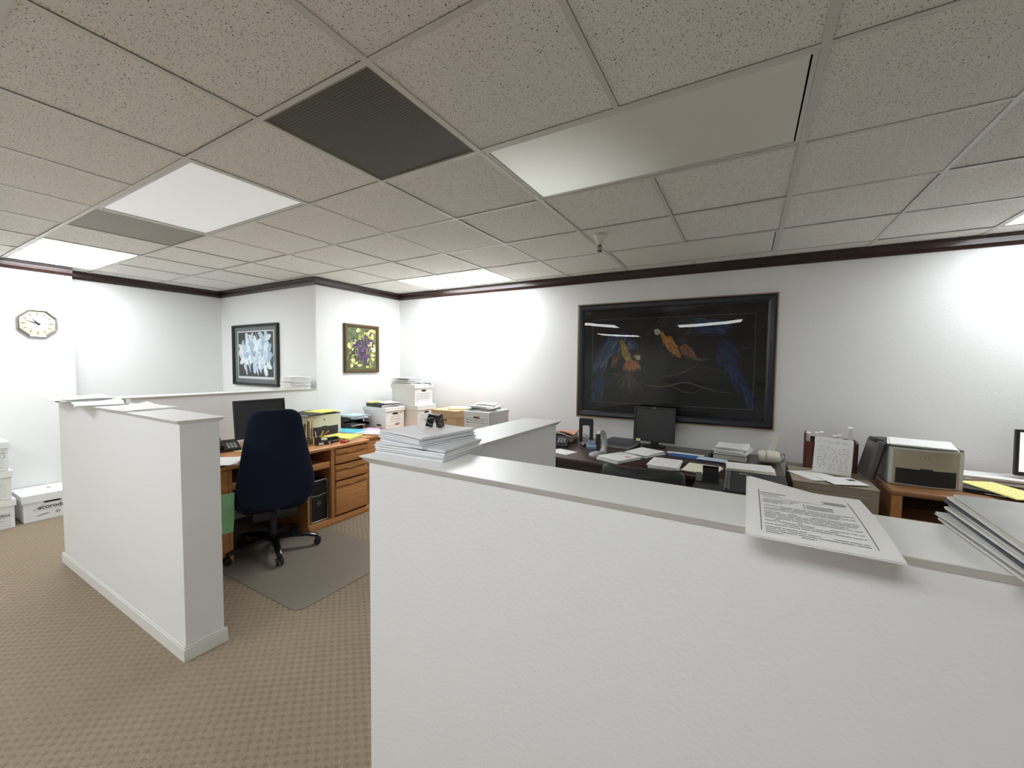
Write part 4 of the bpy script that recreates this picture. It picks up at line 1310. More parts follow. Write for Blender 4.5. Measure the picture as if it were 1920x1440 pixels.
# pencil cup, scissors, marker
t = thing('pencil_cup', 'small grey cup of pens beside the orange scissors', 'cup', (-3.40, 2.30, ZT + .0006), 0)
bm = bm_new(); lathe(bm, [(.028, 0), (.03, .07), (.027, .07), (.025, .004)], 20); obj('cup', bm, MDG, t, True)
bm = bm_new(); cyl(bm, (.004, .004, .006), (.03, .035, .125), .006, n=10); obj('highlighter', bm, mat('lime_plastic', c(198, 214, 110), .5), t, True)
bm = bm_new(); cyl(bm, (-.01, 0, .006), (-.02, -.01, .12), .004, n=8); obj('pen', bm, MWHITE, t)
t = thing('scissors', 'orange-handled scissors lying on the oak desk', 'scissors', (-3.49, 2.40, ZT + .045), .5)
t.rotation_euler = (-.1, -.75, .9)
bm = bm_new()
for s in (-1, 1):
    prism(bm, [(-.10, s * .001), (.01, s * .010), (.02, s * .004), (.0, -s * .003)], -.0015 + s * .0015, .0005 + s * .0015)
obj('blades', bm, MDG, t)
for s in (-1, 1):
    bm = bm_new(); tube(bm, [(.05 + .033 * math.cos(a), s * .022 + .017 * math.sin(a), 0) for a in [2 * PI * i / 18 for i in range(18)]], .0055, 8, closed=True); tube(bm, [(.005, s * .005, 0), (.022, s * .012, 0)], .005, 8); obj('handle', bm, MORANGE, t, True)
t = thing('cartridge_box', 'small black box with white letters on the oak desk edge', 'box', (-3.36, 2.34, ZT + .0006), 1.35)
bm = bm_new(); box(bm, -.065, .065, -.028, .028, 0, .032, bev=.002); obj('carton', bm, mat('maroon_black', c(36, 28, 32), .5), t)
bm = bm_new(); box(bm, -.062, -.018, -.0288, -.0282, .006, .024); obj('label', bm, MWHITE, t)
lettering(t, 'lettering', 'TJ', .028, (.035, -.0286, .015), (PI / 2, 0, 0), MWHITE, bold=.001)
t = thing('tape_roll', 'white roll lying on the small black box', 'tape', (-3.37, 2.36, ZT + .0335 + .011), 1.3)
bm = bm_new(); cyl(bm, (-.04, 0, 0), (.012, 0, 0), .0105, n=16); obj('roll', bm, MWHITE, t, True)
bm = bm_new(); cyl(bm, (.0121, 0, 0), (.0135, 0, 0), .005, n=12); obj('core', bm, MHOLE, t)
t = thing('stapler', 'black stapler behind the red pin box on the oak desk', 'stapler', (-3.385, 2.440, ZT + .0006), 1.4)
bm = bm_new(); box(bm, -.06, .06, -.018, .018, 0, .012, bev=.004); obj('base', bm, MBLK, t, True)
bm = bm_new(); prism(bm, [(-.06, .02), (.055, .03), (.06, .045), (.04, .056), (-.05, .05), (-.064, .035)], -.016, .016, 'XZ'); cyl(bm, (-.05, -.014, .01), (-.05, -.014, .03), .006, n=8); cyl(bm, (-.05, .014, .01), (-.05, .014, .03), .006, n=8); obj('arm', bm, MBLK, t, True)
t = thing('pin_box', 'round red plastic thing on the front edge of the oak desk', 'box', (-3.292, 2.50, ZT + .0006), 0)
bm = bm_new(); lathe(bm, [(.022, 0), (.034, .006), (.032, .018), (.02, .027), (.004, .030)], 20); obj('shell', bm, MRED, t, True)
bm = bm_new(); lathe(bm, [(.012, .0275), (.010, .034), (.002, .036)], 14); obj('knob', bm, MDG, t, True)
# folders
pile('yellow_folder', 'yellow-green folders and papers heaped on the right of the oak desk', 'folder', (-3.47, 2.62, ZT + .0006), .35, .30, .24, .03, 5, 63, cols=[c(238, 236, 226), c(226, 214, 200), c(236, 236, 230), c(222, 224, 120), c(224, 226, 118)], jit=.008, jr=.06, wave=.004)
pile('blue_folder', 'bright blue folder behind the yellow folders', 'folder', (-3.76, 2.90, ZT + .018), .2, .34, .22, .004, 1, 64, cols=[c(98, 196, 222)])
pile('paper_pile', 'papers under the bright blue folder', 'paper', (-3.74, 2.90, ZB + .0008), .2, .36, .24, .033, 5, 65, jit=.008, wave=0)
# letter tray
t = thing('letter_tray', 'black two-tier letter tray in the corner of the left cubicle', 'letter tray', (-3.965, 3.125, ZB + .0006), R90)
for k, z in enumerate((.05, .125)):
    bm = bm_new()
    box(bm, -.13, .13, -.13, .13, z, z + .004)
    for q in ((-.134, -.13, -.13, .13), (.13, .134, -.13, .13), (-.13, .13, .126, .13)): box(bm, *q, z - .0, z + .03)
    obj('shelf', bm, MBLK, t)
for sx in (-.132, .132):
    bm = bm_new(); box(bm, sx - .003, sx + .003, .09, .13, 0, .155); box(bm, sx - .003, sx + .003, -.02, .09, 0, .126); obj('side', bm, MBLK, t)
pile('paper_pile', 'rumpled white and grey papers on top of the letter tray', 'paper', (-3.95, 3.125, ZB + .137), 1.5, .22, .30, .035, 4, 66, cols=[c(160, 162, 168), c(214, 224, 230), c(238, 238, 238), c(190, 214, 226)], jit=.01, jr=.12, wave=.008)
papers('loose_paper', 'white paper in the middle of the letter tray', -3.95, 3.12, ZB + .0555, 1.55, .18, .22, .01, 2, 67)
pile('pink_paper', 'pale pink paper in front of the letter tray', 'paper', (-3.72, 3.175, ZB + .0006), .3, .15, .2, .02, 3, 68, cols=[shade(232), shade(228), c(226, 196, 222)], jit=.006)
t = thing('tape_ring', 'dark oval ring lying beside the oval-marked box', 'ring', (-3.56, 3.30, ZB + .0006), .3)
bm = bm_new(); tube(bm, [(.03 * math.cos(a), .022 * math.sin(a), .006) for a in [2 * PI * i / 22 for i in range(22)]], .0045, 8, closed=True); obj('band', bm, MDG, t, True)
papers('loose_paper', 'loose white papers on the near end of the oak cabinet', -3.56, 3.08, ZB, .4, .2, .26, .014, 3, 69, jit=.015, jr=.2)
# green sheet on the desk's front
bm = bm_new(); G = []
for j in range(8):
    v = j / 7
    G.append([bm.verts.new((XD + .012 + .012 * math.sin(v * 2) + .002 * i, 1.40 + i * .028 - (.018 * v if i == 4 else 0), .53 - v * .285)) for i in range(5)])
for j in range(7):
    for i in range(4): bm.faces.new((G[j][i], G[j][i + 1], G[j + 1][i + 1], G[j + 1][i]))
o = obj('green_sheet', bm, MGREEN)
sm = o.modifiers.new('thick', 'SOLIDIFY'); sm.thickness = .0008
tag(o, 'light green sheet on the front of the oak desk, half hidden by the left partition', 'paper')

# ------------------------------------------------------------------ chair mat
bm = bm_new()
def rc(x0, x1, y0, y1, r):
    P_ = []
    for cx_, cy_, a0 in ((x1 - r, y1 - r, 0), (x0 + r, y1 - r, PI / 2), (x0 + r, y0 + r, PI), (x1 - r, y0 + r, 1.5 * PI)):
        for k in range(6): P_.append((cx_ + r * math.cos(a0 + k * PI / 10), cy_ + r * math.sin(a0 + k * PI / 10)))
    return P_
prism(bm, rc(-3.62, -2.265, 1.385, 2.265, .06), .0012, .0042)
tag(obj('chair_mat', bm, MMAT), 'translucent plastic chair mat on the carpet under the navy office chair', 'chair mat')

# ------------------------------------------------------------------ office chairs
def back_shell(W, z0, z1, th, curve, n=16, m=26, dip=0.0):
    """rounded pad: W(t) half width over height, bent around the sitter; local -y is the side away from the sitter"""
    bm = bm_new()
    rings = []
    for k in range(m + 1):
        tt = .5 - .5 * math.cos(PI * k / m)
        z = z0 + (z1 - z0) * tt
        hw = W(tt)
        e = min(1, min(tt, 1 - tt) * 14)
        th_ = th * (0.35 + .65 * math.sqrt(max(0, 1 - (1 - e) ** 2)))
        ring = []
        for i in range(2 * n):
            a = 2 * PI * i / (2 * n)
            cx_, sy_ = math.cos(a), math.sin(a)
            x = hw * math.copysign(abs(cx_) ** .55, cx_)
            y = th_ * math.copysign(abs(sy_) ** .8, sy_)
            yy = curve * (x / .25) ** 2 + y + .05 * math.sin((tt - .3) * 2.2)
            ring.append((x, yy, z - dip * tt ** 3 * (1 - min(1, (x / .24) ** 2))))
        rings.append(ring)
    loft(bm, rings)
    return bm
def office_chair(label, loc, rz, Wf, z0, z1, backy, mfab, dip=0.0, arms=False, rot0=0.0, curve=.05, nback='backrest'):
    t = thing('office_chair', label, 'chair', loc, rz)
    b = obj(nback, back_shell(Wf, z0, z1, .035, curve, dip=dip), mfab, t, True); b.location = (0, backy, 0)
    bm = bm_new()
    rings = []
    for z, s in ((.365, .88), (.385, .98), (.45, 1.0), (.475, .93)):
        rings.append([(.245 * s * math.copysign(abs(math.cos(a)) ** .5, math.cos(a)), .235 * s * math.copysign(abs(math.sin(a)) ** .5, math.sin(a)) + .02, z) for a in [2 * PI * i / 32 for i in range(32)]])
    loft(bm, rings); obj('seat', bm, mfab, t, True)
    bm = bm_new(); box(bm, -.15, .15, -.16, .14, .29, .364, bev=.02); tube(bm, [(0, -.08, .33), (0, -.2, .36), (0, backy + .04, .47), (0, backy + .045, .56)], .02, 8); obj('mechanism', bm, MBLK, t, True)
    bm = bm_new(); cyl(bm, (0, 0, .11), (0, 0, .26), .028, n=16); cyl(bm, (0, 0, .26), (0, 0, .289), .022, n=16); obj('gas_lift', bm, MBLK, t, True)
    bm = bm_new(); cyl(bm, (0, 0, .085), (0, 0, .135), .045, .036, n=20); hub = obj('hub', bm, MBLK, t, True)
    for k in range(5):
        a = rot0 + 2 * PI * k / 5
        ca, sa = math.cos(a), math.sin(a)
        bm = bm_new()
        rings = []
        for r_, z_, w_, h_ in ((.03, .11, .03, .022), (.12, .112, .026, .018), (.24, .098, .021, .013), (.315, .078, .018, .012), (.325, .07, .014, .01)):
            rings.append([(ca * r_ - sa * (w_ * dx), sa * r_ + ca * (w_ * dx), z_ + h_ * dz) for dx, dz in ((-1, -1), (1, -1), (1, .4), (.5, 1), (-.5, 1), (-1, .4))])
        loft(bm, rings); lg_ = obj('leg', bm, MBLKG, t, True)
        bm = bm_new()
        for s in (-1, 1):
            p = Vector((ca * .318, sa * .318, .0305)); n_ = Vector((-sa, ca, 0))
            cyl(bm, p + n_ * s * .006, p + n_ * s * .024, .0255, n=18)
        cyl(bm, (ca * .318, sa * .318, .03), (ca * .318, sa * .318, .075), .007, n=8)
        obj('caster', bm, MBLK, lg_, True)
    if arms:
        for s in (-1, 1):
            bm = bm_new(); tube(bm, [(s * .25, .02, .44), (s * .285, .02, .5), (s * .285, .0, .62), (s * .28, -.05, .64)], .014, 8); box(bm, s * .285 - .035, s * .285 + .035, -.12, .13, .635, .66, bev=.01); obj('armrest', bm, MBLK, t, True)
    return t
def Wnavy(tt):
    if tt < .25: return .20 + .055 * math.sin(tt / .25 * PI / 2) - max(0, .06 - tt) * 1.2
    if tt < .8: return .255 - .07 * ((tt - .25) / .55)
    return .18 - .10 * (1 - math.sqrt(max(0, 1 - ((tt - .8) / .2) ** 3)))
office_chair('high-backed navy office chair on the chair mat, facing the oak desk', (-3.20, 1.77, .0045), 1.19, Wnavy, .43, 1.135, -.30, MFAB, rot0=-1.574, curve=.045)
def Wblk(tt):
    return .215 + .035 * math.sin(tt * 2.2) - .06 * max(0, (tt - .8) / .2) ** 3
office_chair('low-backed black vinyl chair pushed up to the dark desk behind the front partition', (-.565, 2.70, .0005), .12, Wblk, .46, .885, -.22, MLEA, dip=.06, arms=False, curve=.04)
#PART3
# ------------------------------------------------------------------ right cubicle: dark desk along the long wall with a return
ZD = .73
t = thing('dark_desk', 'dark walnut desk along the long wall under the macaw picture', 'desk', (-.68, 3.56, 0))
bm = bm_new()
box(bm, -.94, .93, -.51, .50, ZD - .032, ZD, bev=.006); obj('desktop', bm, MDARK, t, True)
bm = bm_new(); box(bm, .40, .93, -1.31, -.511, ZD - .032, ZD, bev=.006); obj('return_top', bm, mat('dark_laminate', c(52, 51, 50), .4), t, True)
for x0 in (-.92, .9):
    bm = bm_new(); box(bm, x0, x0 + .02, -.48 if x0 < 0 else -1.28, .48, 0, ZD - .0325); obj('side_panel', bm, MDARK, t)
bm = bm_new(); box(bm, -.899, .899, -.30, -.285, .2, ZD - .0325); obj('modesty_panel', bm, MDARK, t)
bm = bm_new(); box(bm, .43, .85, -1.27, -.56, .05, ZD - .033); obj('pedestal', bm, MDARK, t)
def on(name, label, x, y, rz, w, d, h, n, seed, cat='paper', **k):
    z = k.pop('z', 0)
    return pile(name, label, cat, (x, y, ZD + .0006 + z), rz, w, d, h, n, seed, **k)
on('magazine_pile', 'slumped heap of grey and pink magazines by the end of the middle partition', -1.555, 3.78, .1, .18, .25, .09, 9, 71, 'magazines', jit=.02, jr=.25, wave=.02, cols=[c(70, 66, 60), c(200, 196, 190), c(214, 150, 130), c(96, 92, 84), c(226, 222, 216), c(120, 112, 100)])
t = thing('desk_telephone', 'black desk telephone at the left end of the dark desk', 'telephone', (-1.50, 3.47, ZD + .0006), .3)
bm = bm_new(); prism(bm, [(-.09, 0), (.09, 0), (.09, .075), (.07, .08), (-.09, .025)], -.08, .08, 'YZ'); obj('body', bm, MBLK, t)
bm = bm_new(); tube(bm, [(-.05, -.09, .05), (-.05, -.07, .072), (-.05, 0, .095), (-.05, .08, .098), (-.05, .095, .085)], [.018, .018, .013, .018, .018], 10); obj('handset', bm, MBLKG, t, True)
bm = bm_new()
for i in range(3):
    for j in range(3): box(bm, -.01 + i * .026, .007 + i * .026, -.06 + j * .028, -.042 + j * .028, .045 + j * .009, .052 + j * .009, bev=.001)
obj('keypad', bm, MSIL, t)
on('loose_paper', 'single white sheet at the left end of the dark desk', -1.375, 3.245, -.25, .20, .17, .003, 1, 72)
t = thing('bookend', 'black metal bookend with a rectangular opening standing on the dark desk', 'bookend', (-1.355, 3.79, ZD + .0006), .05)
def rr(x0, x1, z0, z1, r, n=5, top=True):
    P_ = []
    for cx_, cz_, a0 in ((x1 - r, z1 - r, 0), (x0 + r, z1 - r, PI / 2)):
        for k in range(n + 1): P_.append((cx_ + r * math.cos(a0 + k * PI / 2 / n), cz_ + r * math.sin(a0 + k * PI / 2 / n)))
    P_ += [(x0, z0), (x1, z0)]
    return P_
bm = bm_new()
ou = rr(-.072, .072, 0, .235, .018); inn = rr(-.036, .036, 0.004, .165, .014)
for y0, flip in ((-.0012, 1), (.0012, -1)):
    A_ = [bm.verts.new((x, y0, z)) for x, z in ou]; B_ = [bm.verts.new((x, y0, z)) for x, z in inn]
    for i in range(len(ou)): bm.faces.new((A_[i], A_[(i + 1) % len(ou)], B_[(i + 1) % len(ou)], B_[i]))
    if flip == 1: F0 = (A_, B_)
for S0, S1 in ((F0[0], A_), (F0[1], B_)):
    for i in range(len(S0)): bm.faces.new((S0[i], S0[(i + 1) % len(S0)], S1[(i + 1) % len(S0)], S1[i]))
obj('plate', bm, MBLK, t)
bm = bm_new(); box(bm, -.036, .036, -.11, -.002, 0, .0016); obj('foot', bm, MSIL, t)
t = thing('wire_sculpture', 'coiled dark wire ornament in front of the bookend', 'ornament', (-1.30, 3.60, ZD + .0006), 0)
bm = bm_new()
for tl, zz in ((.2, .055), (1.0, .06), (-.8, .06)):
    M_ = Matrix.Translation((0, 0, zz)) @ Matrix.Rotation(tl, 3, 'X').to_4x4() @ Matrix.Rotation(tl * .7, 3, 'Y').to_4x4()
    tube(bm, [M_ @ Vector((.05 * math.cos(a), .05 * math.sin(a), 0)) for a in [2 * PI * i / 24 for i in range(24)]], .0016, 5, closed=True)
obj('wire', bm, MBLK, t, True)
bm = bm_new(); lathe(bm, [(.02, 0), (.024, .01), (.014, .022), (.004, .026)], 14); obj('base', bm, MBLKG, t, True)
t = thing('paper_cube', 'small pale blue box beside the upright stapler', 'box', (-1.205, 3.53, ZD + .0006), .15)
bm = bm_new(); box(bm, -.045, .045, -.035, .035, 0, .045, bev=.004); obj('carton', bm, mat('pale_blue_card', c(118, 150, 186), .5, noise=.2, nscale=90), t, True)
bm = bm_new(); box(bm, -.0455, .0455, -.0355, .0355, .026, .033); obj('band', bm, MWHITE, t)
bm = bm_new(); box(bm, -.035, .035, -.03, .03, .0455, .07, bev=.012); obj('contents', bm, mat('clear_blue', c(150, 168, 190), .2, alpha=.6), t, True)
# upright heavy stapler
t = thing('hole_punch', 'grey upright heavy-duty stapler with a curved neck on the dark desk', 'stapler', (-1.075, 3.36, ZD + .0006), -.15)
bm = bm_new(); loft(bm, [[(x * s_, y * s_ + .0, z) for x, y in rc(-.036, .036, -.15, .09, .03)] for z, s_ in ((0, 1), (.014, 1), (.022, .9))]); obj('base', bm, MSIL, t, True)
bm = bm_new()
path = [(.075, .01), (.085, .06), (.08, .12), (.06, .165), (.025, .188), (-.01, .185), (-.03, .165)]
rings = []
for k, (y, z) in enumerate(path):
    q = path[min(k + 1, len(path) - 1)]; p = path[max(k - 1, 0)]
    d_ = Vector((0, q[0] - p[0], q[1] - p[1])).normalized(); n_ = Vector((0, -d_.z, d_.y))
    w_ = .02 - .001 * k; h_ = .024 - .002 * k
    rings.append([Vector((w_ * a_, y, z)) + n_ * h_ * b2 for a_, b2 in ((-1, -.8), (-.8, -1), (.8, -1), (1, -.8), (1, .8), (.8, 1), (-.8, 1), (-1, .8))])
loft(bm, rings); obj('neck', bm, MSIL, t, True)
bm = bm_new(); box(bm, -.016, .016, -.055, -.018, .085, .175, bev=.006); box(bm, -.011, .011, -.05, -.02, .03, .084, bev=.003); obj('head', bm, MBLK, t, True)
# laptop-like black binder
t = thing('closed_binder', 'closed dark navy binder on the dark desk left of the upright monitor', 'binder', (-1.025, 3.83, ZD + .0006), -.06)
bm = bm_new(); box(bm, -.145, .145, -.19, .19, 0, .003, bev=.001); box(bm, -.145, .145, -.19, .19, .034, .038, bev=.001); box(bm, -.147, -.143, -.19, .19, 0, .038, bev=.001); obj('cover', bm, mat('navy_cover', c(34, 38, 50), .4), t)
bm = bm_new(); box(bm, -.14, .135, -.18, .18, .0035, .0335); obj('pages', bm, mat('page_block', c(150, 148, 138), .7), t)
monitor('computer_monitor', 'square black monitor with small logo in front of the macaw picture', (-.742, 3.93, ZD + .0006), -.05, .375, .325, .06, .045, logo='IBM', note=True)
MP2 = printed('printed_page_a', .216, .279, ink=(90, 92, 96), dens=.5)
on('paper_pile', 'pile of white papers with a small red label on the dark desk', -.875, 3.235, -.42, .216, .279, .030, 6, 73, jit=.01, jr=.08, top=MP2)
bm = bm_new(); box(bm, -.022, .022, -.014, .014, 0, .0006); o = obj('red_label', bm, mat('salmon_label', c(220, 130, 110), .6)); tag(o, 'small salmon-red label lying on the white paper pile', 'label'); o.location = (-.80, 3.22, ZD + .0322); o.rotation_euler = (0, 0, -.2)
on('paper_pile', 'white papers pushed up against the foot of the square monitor', -.735, 3.545, -.35, .216, .29, .026, 5, 74, jit=.012, jr=.1, top=MP2)
on('paper_pile', 'neat pad of white pages in the middle of the dark desk, nearest the edge', -.52, 3.225, .03, .215, .29, .026, 5, 75, jit=.006, jr=.04, top=MP2)
on('plastic_folder', 'blue and clear plastic folder lying across the dark desk', -.335, 3.625, -.08, .42, .115, .008, 1, 76, 'folder', cols=[c(64, 98, 156)])
on('loose_paper', 'white strip of paper behind the blue plastic folder', -.43, 3.73, -.05, .30, .05, .006, 1, 77)
on('loose_paper', 'pale glossy paper at the right end of the blue plastic folder', -.23, 3.60, -.1, .22, .11, .004, 1, 78, z=.0088, cols=[c(190, 206, 220)])
on('paper_pile', 'thin cream papers on the dark desk behind the black letter holder', -.265, 3.24, -.15, .23, .27, .012, 3, 79, jit=.008, jr=.08, cols=[c(232, 230, 208), c(236, 236, 226)])
t = thing('ring_binder', 'grey ring binder lying flat under the tall paper pile on the dark desk', 'binder', (-.10, 3.80, ZD + .0006), -.05)
bm = bm_new(); box(bm, -.13, .13, -.15, .15, 0, .004); box(bm, -.13, .13, -.15, .15, .046, .05); loft(bm, [[(-.13 + .022 * -math.sin(a) * 1.0, y, .025 + .025 * math.cos(a)) for a in [PI * i / 8 for i in range(9)]] + [(-.13, y, .004), (-.13, y, .046)] for y in (-.15, .15)]); obj('cover', bm, MDG, t)
bm = bm_new(); box(bm, -.115, .12, -.14, .14, .0045, .0455); obj('pages', bm, mat('page_block_b', c(196, 192, 180), .7), t)
on('paper_pile', 'tall uneven pile of white papers on the grey ring binder', -.085, 3.80, -.10, .235, .29, .052, 6, 80, z=.0512, jit=.014, jr=.12, wave=.006, curl=.006, top=MP2)
on('paper_pile', 'white papers in front of the label printer on the dark desk', .035, 3.43, .02, .30, .215, .022, 5, 81, jit=.012, jr=.06, cols=[c(224, 212, 178), c(236, 236, 230), c(238, 238, 234)], top=printed('printed_page_b', .3, .215, ink=(120, 120, 122), dens=.52))
# label printer
t = thing('label_printer', 'rounded beige label printer with raised clear cover at the right end of the dark desk', 'label printer', (.165, 3.76, ZD + .0006), .05)
bm = bm_new(); rings = []
for x, s_ in ((-.075, .55), (-.07, .8), (-.055, .97), (-.03, 1), (.03, 1), (.055, .97), (.07, .8), (.075, .55)):
    rings.append([(x, .058 * s_ * math.cos(a), .050 + .050 * s_ * math.sin(a)) for a in [2 * PI * i / 24 for i in range(24)]])
loft(bm, rings); obj('body', bm, MBEI, t, True)
bm = bm_new(); tube(bm, [(-.02, .0585 * math.cos(a), .05 + .0505 * math.sin(a)) for a in [PI * (.45 + i * .075) for i in range(10)]], .0018, 5); obj('seam', bm, MBLK, t)
bm = bm_new(); Mt = Matrix.Translation((.015, .03, .085)) @ Matrix.Rotation(-.35, 4, 'X') @ Matrix.Rotation(.30, 4, 'Y'); box(bm, -.022, .022, -.003, .003, 0, .145, bev=.002, M=Mt); obj('cover', bm, mat('frosted_cover', c(206, 206, 196), .3, alpha=.85), t)
bm = bm_new(); tube(bm, [(.07, .03, .05), (.09, .03, .075), (.11, .03, .07), (.108, .03, .035), (.085, .04, .004)], .003, 6); obj('cord', bm, MBLK, t, True)
# black letter holder
t = thing('letter_holder', 'small black letter holder at the near corner of the dark desk return', 'letter holder', (-.205, 2.925, ZD + .0006), .1)
bm = bm_new(); box(bm, -.07, .07, -.035, .035, 0, .004); obj('base', bm, MBLK, t)
for y, x0, x1, h in ((-.03, -.07, -.035, .062), (0.0, -.03, .06, .09), (.03, -.03, .065, .10)):
    bm = bm_new(); box(bm, x0, x1, y - .0015, y + .0015, .0045, h, bev=.001, M=Matrix.Rotation(-.08, 4, 'X')); obj('divider', bm, MBLKG if x0 > -.05 else mat('smoked_plastic', c(120, 124, 106), .3), t)
# spiral planner
t = thing('spiral_planner', 'large black spiral-bound planner lying on the dark desk return', 'planner', (.062, 3.015, ZD + .0006), .02)
bm = bm_new(); box(bm, -.165, .18, -.27, .27, 0, .012, bev=.002); obj('cover', bm, mat('charcoal_cover', c(44, 45, 46), .5), t)
for k in range(12):
    bm = bm_new(); y = -.25 + k * .0455; tube(bm, [(-.155 + .014 * math.cos(a), y, .012 + .011 * math.sin(a)) for a in [-.1 + PI * 1.1 * i / 9 for i in range(10)]], .0016, 5); obj('ring', bm, MSIL, t, True)
bm = bm_new(); box(bm, -.085, -.03, .185, .215, .0122, .0135); obj('label', bm, MGINK, t)

# ------------------------------------------------------------------ filing cabinet
t = thing('filing_cabinet', 'beige metal filing cabinet between the dark desk and the oak table', 'filing cabinet', (.512, 3.61, 0))
bm = bm_new(); box(bm, -.222, .222, -.31, .30, 0, .715, bev=.003); obj('body', bm, MBEIM, t)
bm = bm_new(); box(bm, -.225, .225, -.313, .303, .7152, .7265, bev=.003); obj('top', bm, MBEIM, t)
for z0, z1 in ((.38, .675), (.06, .355)):
    bm = bm_new(); box(bm, -.20, .20, -.324, -.3105, z0, z1, bev=.003); d_ = obj('drawer', bm, MBEIM, t)
    bm = bm_new(); box(bm, -.04, .03, -.3275, -.3243, z1 - .075, z1 - .035, bev=.001); lh = obj('label_holder', bm, MSIL, d_)
    bm = bm_new(); box(bm, -.05, .05, -.338, -.3243, z1 - .13, z1 - .115, bev=.003); obj('handle', bm, MSIL, d_)
    if z0 > .2: lettering(t, 'lettering', 'K - T', .022, (-.005, -.3278, z1 - .055), (PI / 2, 0, 0), MINK)
ZF = .7272
t = thing('mail_sorter', 'red-brown wooden mail sorter with envelopes standing on the filing cabinet', 'mail sorter', (.555, 3.83, ZF), -.12)
for x_, h_ in ((-.154, .262), (.154, .215)):
    bm = bm_new(); box(bm, x_ - .006, x_ + .006, -.07, .07, 0, h_, bev=.002); obj('end_panel', bm, MREDW, t)
bm = bm_new(); box(bm, -.1475, .1475, -.07, .07, 0, .010); box(bm, -.1475, .1475, .058, .07, .0101, .225, bev=.002); obj('back', bm, MREDW, t)
bm = bm_new(); box(bm, -.1475, .1475, -.07, -.060, .0101, .20)
for k in range(9): box(bm, -.140 + .033 * k, -.120 + .033 * k, -.073, -.0701, .02, .175)
obj('front', bm, MREDW, t)
rnd = random.Random(3)
for k in range(6):
    bm = bm_new(); x = -.135 + .05 * k
    box(bm, -.02, .02, -.045, .045, .06, .245 + rnd.uniform(-.005, .03) + (.035 if k == 5 else 0), bev=.0, M=Matrix.Translation((x, 0, 0)) @ Matrix.Rotation(rnd.uniform(-.08, .08), 4, 'Y') @ Matrix.Scale(.6, 4, (1, 0, 0)))
    o = obj('envelope', bm, MWHITE)
    o.location = (.555, 3.83, ZF + .0105); o.rotation_euler = (0, 0, -.12)
    tag(o, 'white envelope standing in the red-brown mail sorter', 'envelope', 'envelopes in the mail sorter')
bm = bm_new(); cl = []
layer(bm, cl, .216, .255, .001, 0, 0, 0, 0, shade(230), lambda u, v: .012 * (1 - (2 * v - 1) ** 2) - .006, 6, 10, 0, topmi=1)
o = colored('printed_letter', bm, cl, [MPAP, printed('typed_letter', .216, .255, sp=.011, ink=(70, 72, 78), paper=(228, 228, 226), margin=.022, dens=.5)], loc=(.540, 3.600, ZF + .1365), rot=(1.30, 0.05, -.10))
tag(o, 'typed white letter leaning against the red-brown mail sorter', 'letter')
papers('loose_paper', 'white papers lying at the left of the filing cabinet top, below the leaning letter', .435, 3.50, ZF, .55, .216, .26, .006, 2, 83, jit=.008, jr=.05)
papers('loose_paper', 'glossy white sheet with dark stamp reaching the front edge of the filing cabinet', .555, 3.405, ZF + .0072, .45, .216, .20, .002, 1, 84)
bm = bm_new(); box(bm, -.022, .022, -.018, .018, 0, .0006); o = obj('printed_stamp', bm, MDG); o.location = (.62, 3.45, ZF + .0107); o.rotation_euler = (0, 0, .45); tag(o, 'dark grey stamp square on the glossy sheet on the filing cabinet', 'stamp')
t = thing('document_case', 'dark grey slab-like case leaning between the mail sorter and the right printer', 'case', (.728, 3.66, ZF + .012), .1)
t.rotation_euler = (0, .22, .12)
bm = bm_new(); box(bm, -.018, .018, -.10, .10, 0, .26, bev=.008); obj('body', bm, mat('case_grey', c(92, 90, 90), .4), t, True)
bm = bm_new(); box(bm, .0182, .026, -.10, .10, 0.0, .25, bev=.003); obj('back_cover', bm, MBLK, t)
bm = bm_new(); box(bm, -.03, .02, -.06, .05, .245, .275, bev=.006); obj('handle', bm, MDG, t, True)

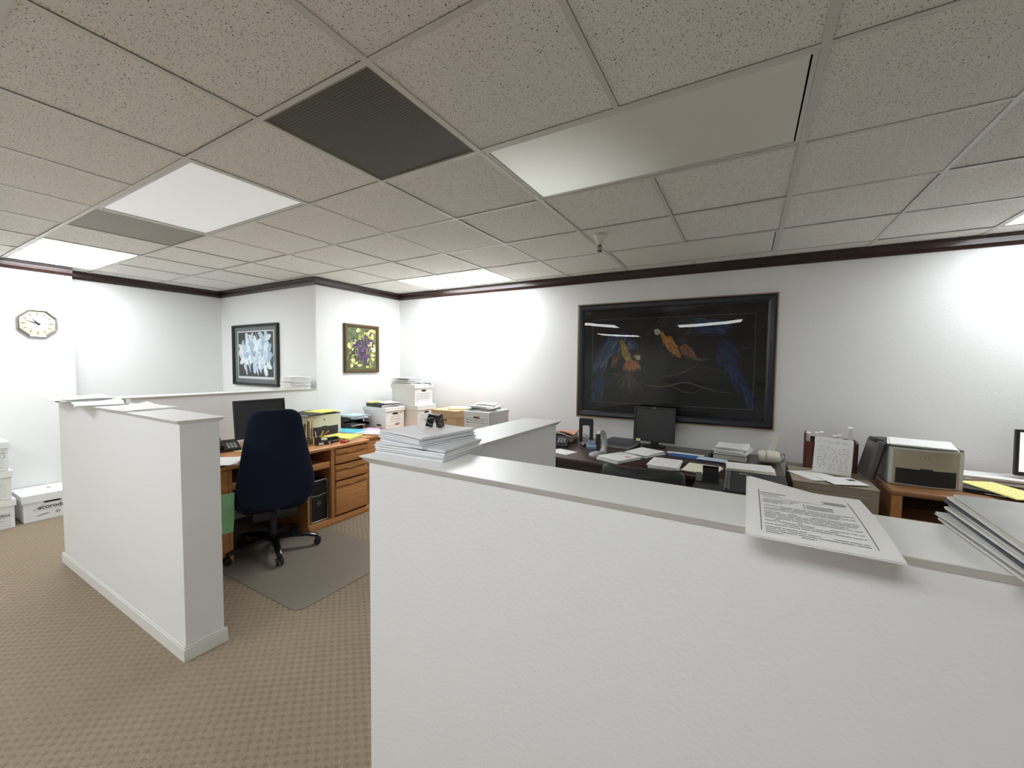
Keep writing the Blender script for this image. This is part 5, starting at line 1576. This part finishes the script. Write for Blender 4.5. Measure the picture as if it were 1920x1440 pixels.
# ------------------------------------------------------------------ oak table on the right with the big printer
t = thing('oak_table', 'oak computer table with rounded front edge at the right of the photo', 'table', (1.85, 3.76, 0))
bm = bm_new(); box(bm, -1.05, 1.1, -.385, .375, .69, .728, bev=.014, seg=3); obj('top', bm, MOAKX, t, True)
for x0 in (-1.04, 1.03):
    bm = bm_new(); box(bm, x0, x0 + .055, -.37, -.31, 0, .6895, bev=.006); obj('leg', bm, MOAKZ, t)
    bm = bm_new(); box(bm, x0 + .01, x0 + .035, -.309, .36, 0.0, .6895); obj('side_panel', bm, MOAKZ, t)
bm = bm_new(); box(bm, -1.00, 1.025, -.25, .34, .50, .52); obj('shelf', bm, MOAKX, t)
bm = bm_new(); box(bm, -1.00, 1.025, .341, .358, .1, .6895); obj('back_panel', bm, MDARK, t)
ZR = .7286
printer('laser_printer', 'beige and grey laser printer with black tray at the right', (1.0, 3.735, ZR), 0.0, .345, .43, .245, mat('light_grey_shell', c(206, 208, 204), .5), MBLK, curve=.03, front=mat('warm_grey_panel', c(172, 164, 142), .5))
pile('paper_pile', 'white papers spread over the right printer', 'paper', (1.0, 3.70, ZR + .2545), -.25, .31, .36, .010, 4, 85, jit=.02, jr=.12, curl=.004)
t = thing('laptop', 'closed black laptop under the yellow legal pad at the right', 'laptop', (1.375, 3.60, ZR), -.35)
bm = bm_new(); box(bm, -.17, .17, -.12, .12, 0.003, .018, bev=.003); obj('base', bm, MBLKG, t)
bm = bm_new(); box(bm, -.17, .17, -.12, .12, .019, .026, bev=.003); obj('lid', bm, MBLK, t)
bm = bm_new(); box(bm, -.08, .0, -.1215, -.1202, .008, .014); obj('latch', bm, MSIL, t)
MLEG = printed('legal_pad', .27, .40, sp=.012, ink=(120, 124, 110), paper=(238, 232, 150), margin=.02, dens=.53)
pile('legal_pad', 'long yellow legal pad of notes hanging over the front of the right oak table', 'notepad', (1.36, 3.58, ZR + .0268), .34, .20, .39, .006, 2, 86, cols=[c(236, 230, 150)], jit=.002, jr=.02, top=MLEG)
pile('paper_pile', 'white papers behind the yellow legal pad', 'paper', (1.42, 3.955, ZR + .0006), -.02, .30, .20, .048, 6, 87, jit=.015, jr=.15, curl=.01)
pile('paper_pile', 'white papers on the right oak table touching the right edge of the photo', 'paper', (1.72, 3.60, ZR + .0006), .1, .26, .24, .05, 6, 88, jit=.012, jr=.1)
MLITS = mat('lit_screen', c(200, 200, 205), .3)
_b = MLITS.node_tree.nodes['Principled BSDF']; _b.inputs['Emission Color'].default_value = (1, .95, .97, 1); _b.inputs['Emission Strength'].default_value = .8
monitor('computer_monitor', 'switched-on monitor with white screen at the right edge of the photo', (1.735, 3.92, ZR), 0, .42, .30, .04, .07, screen=MLITS)
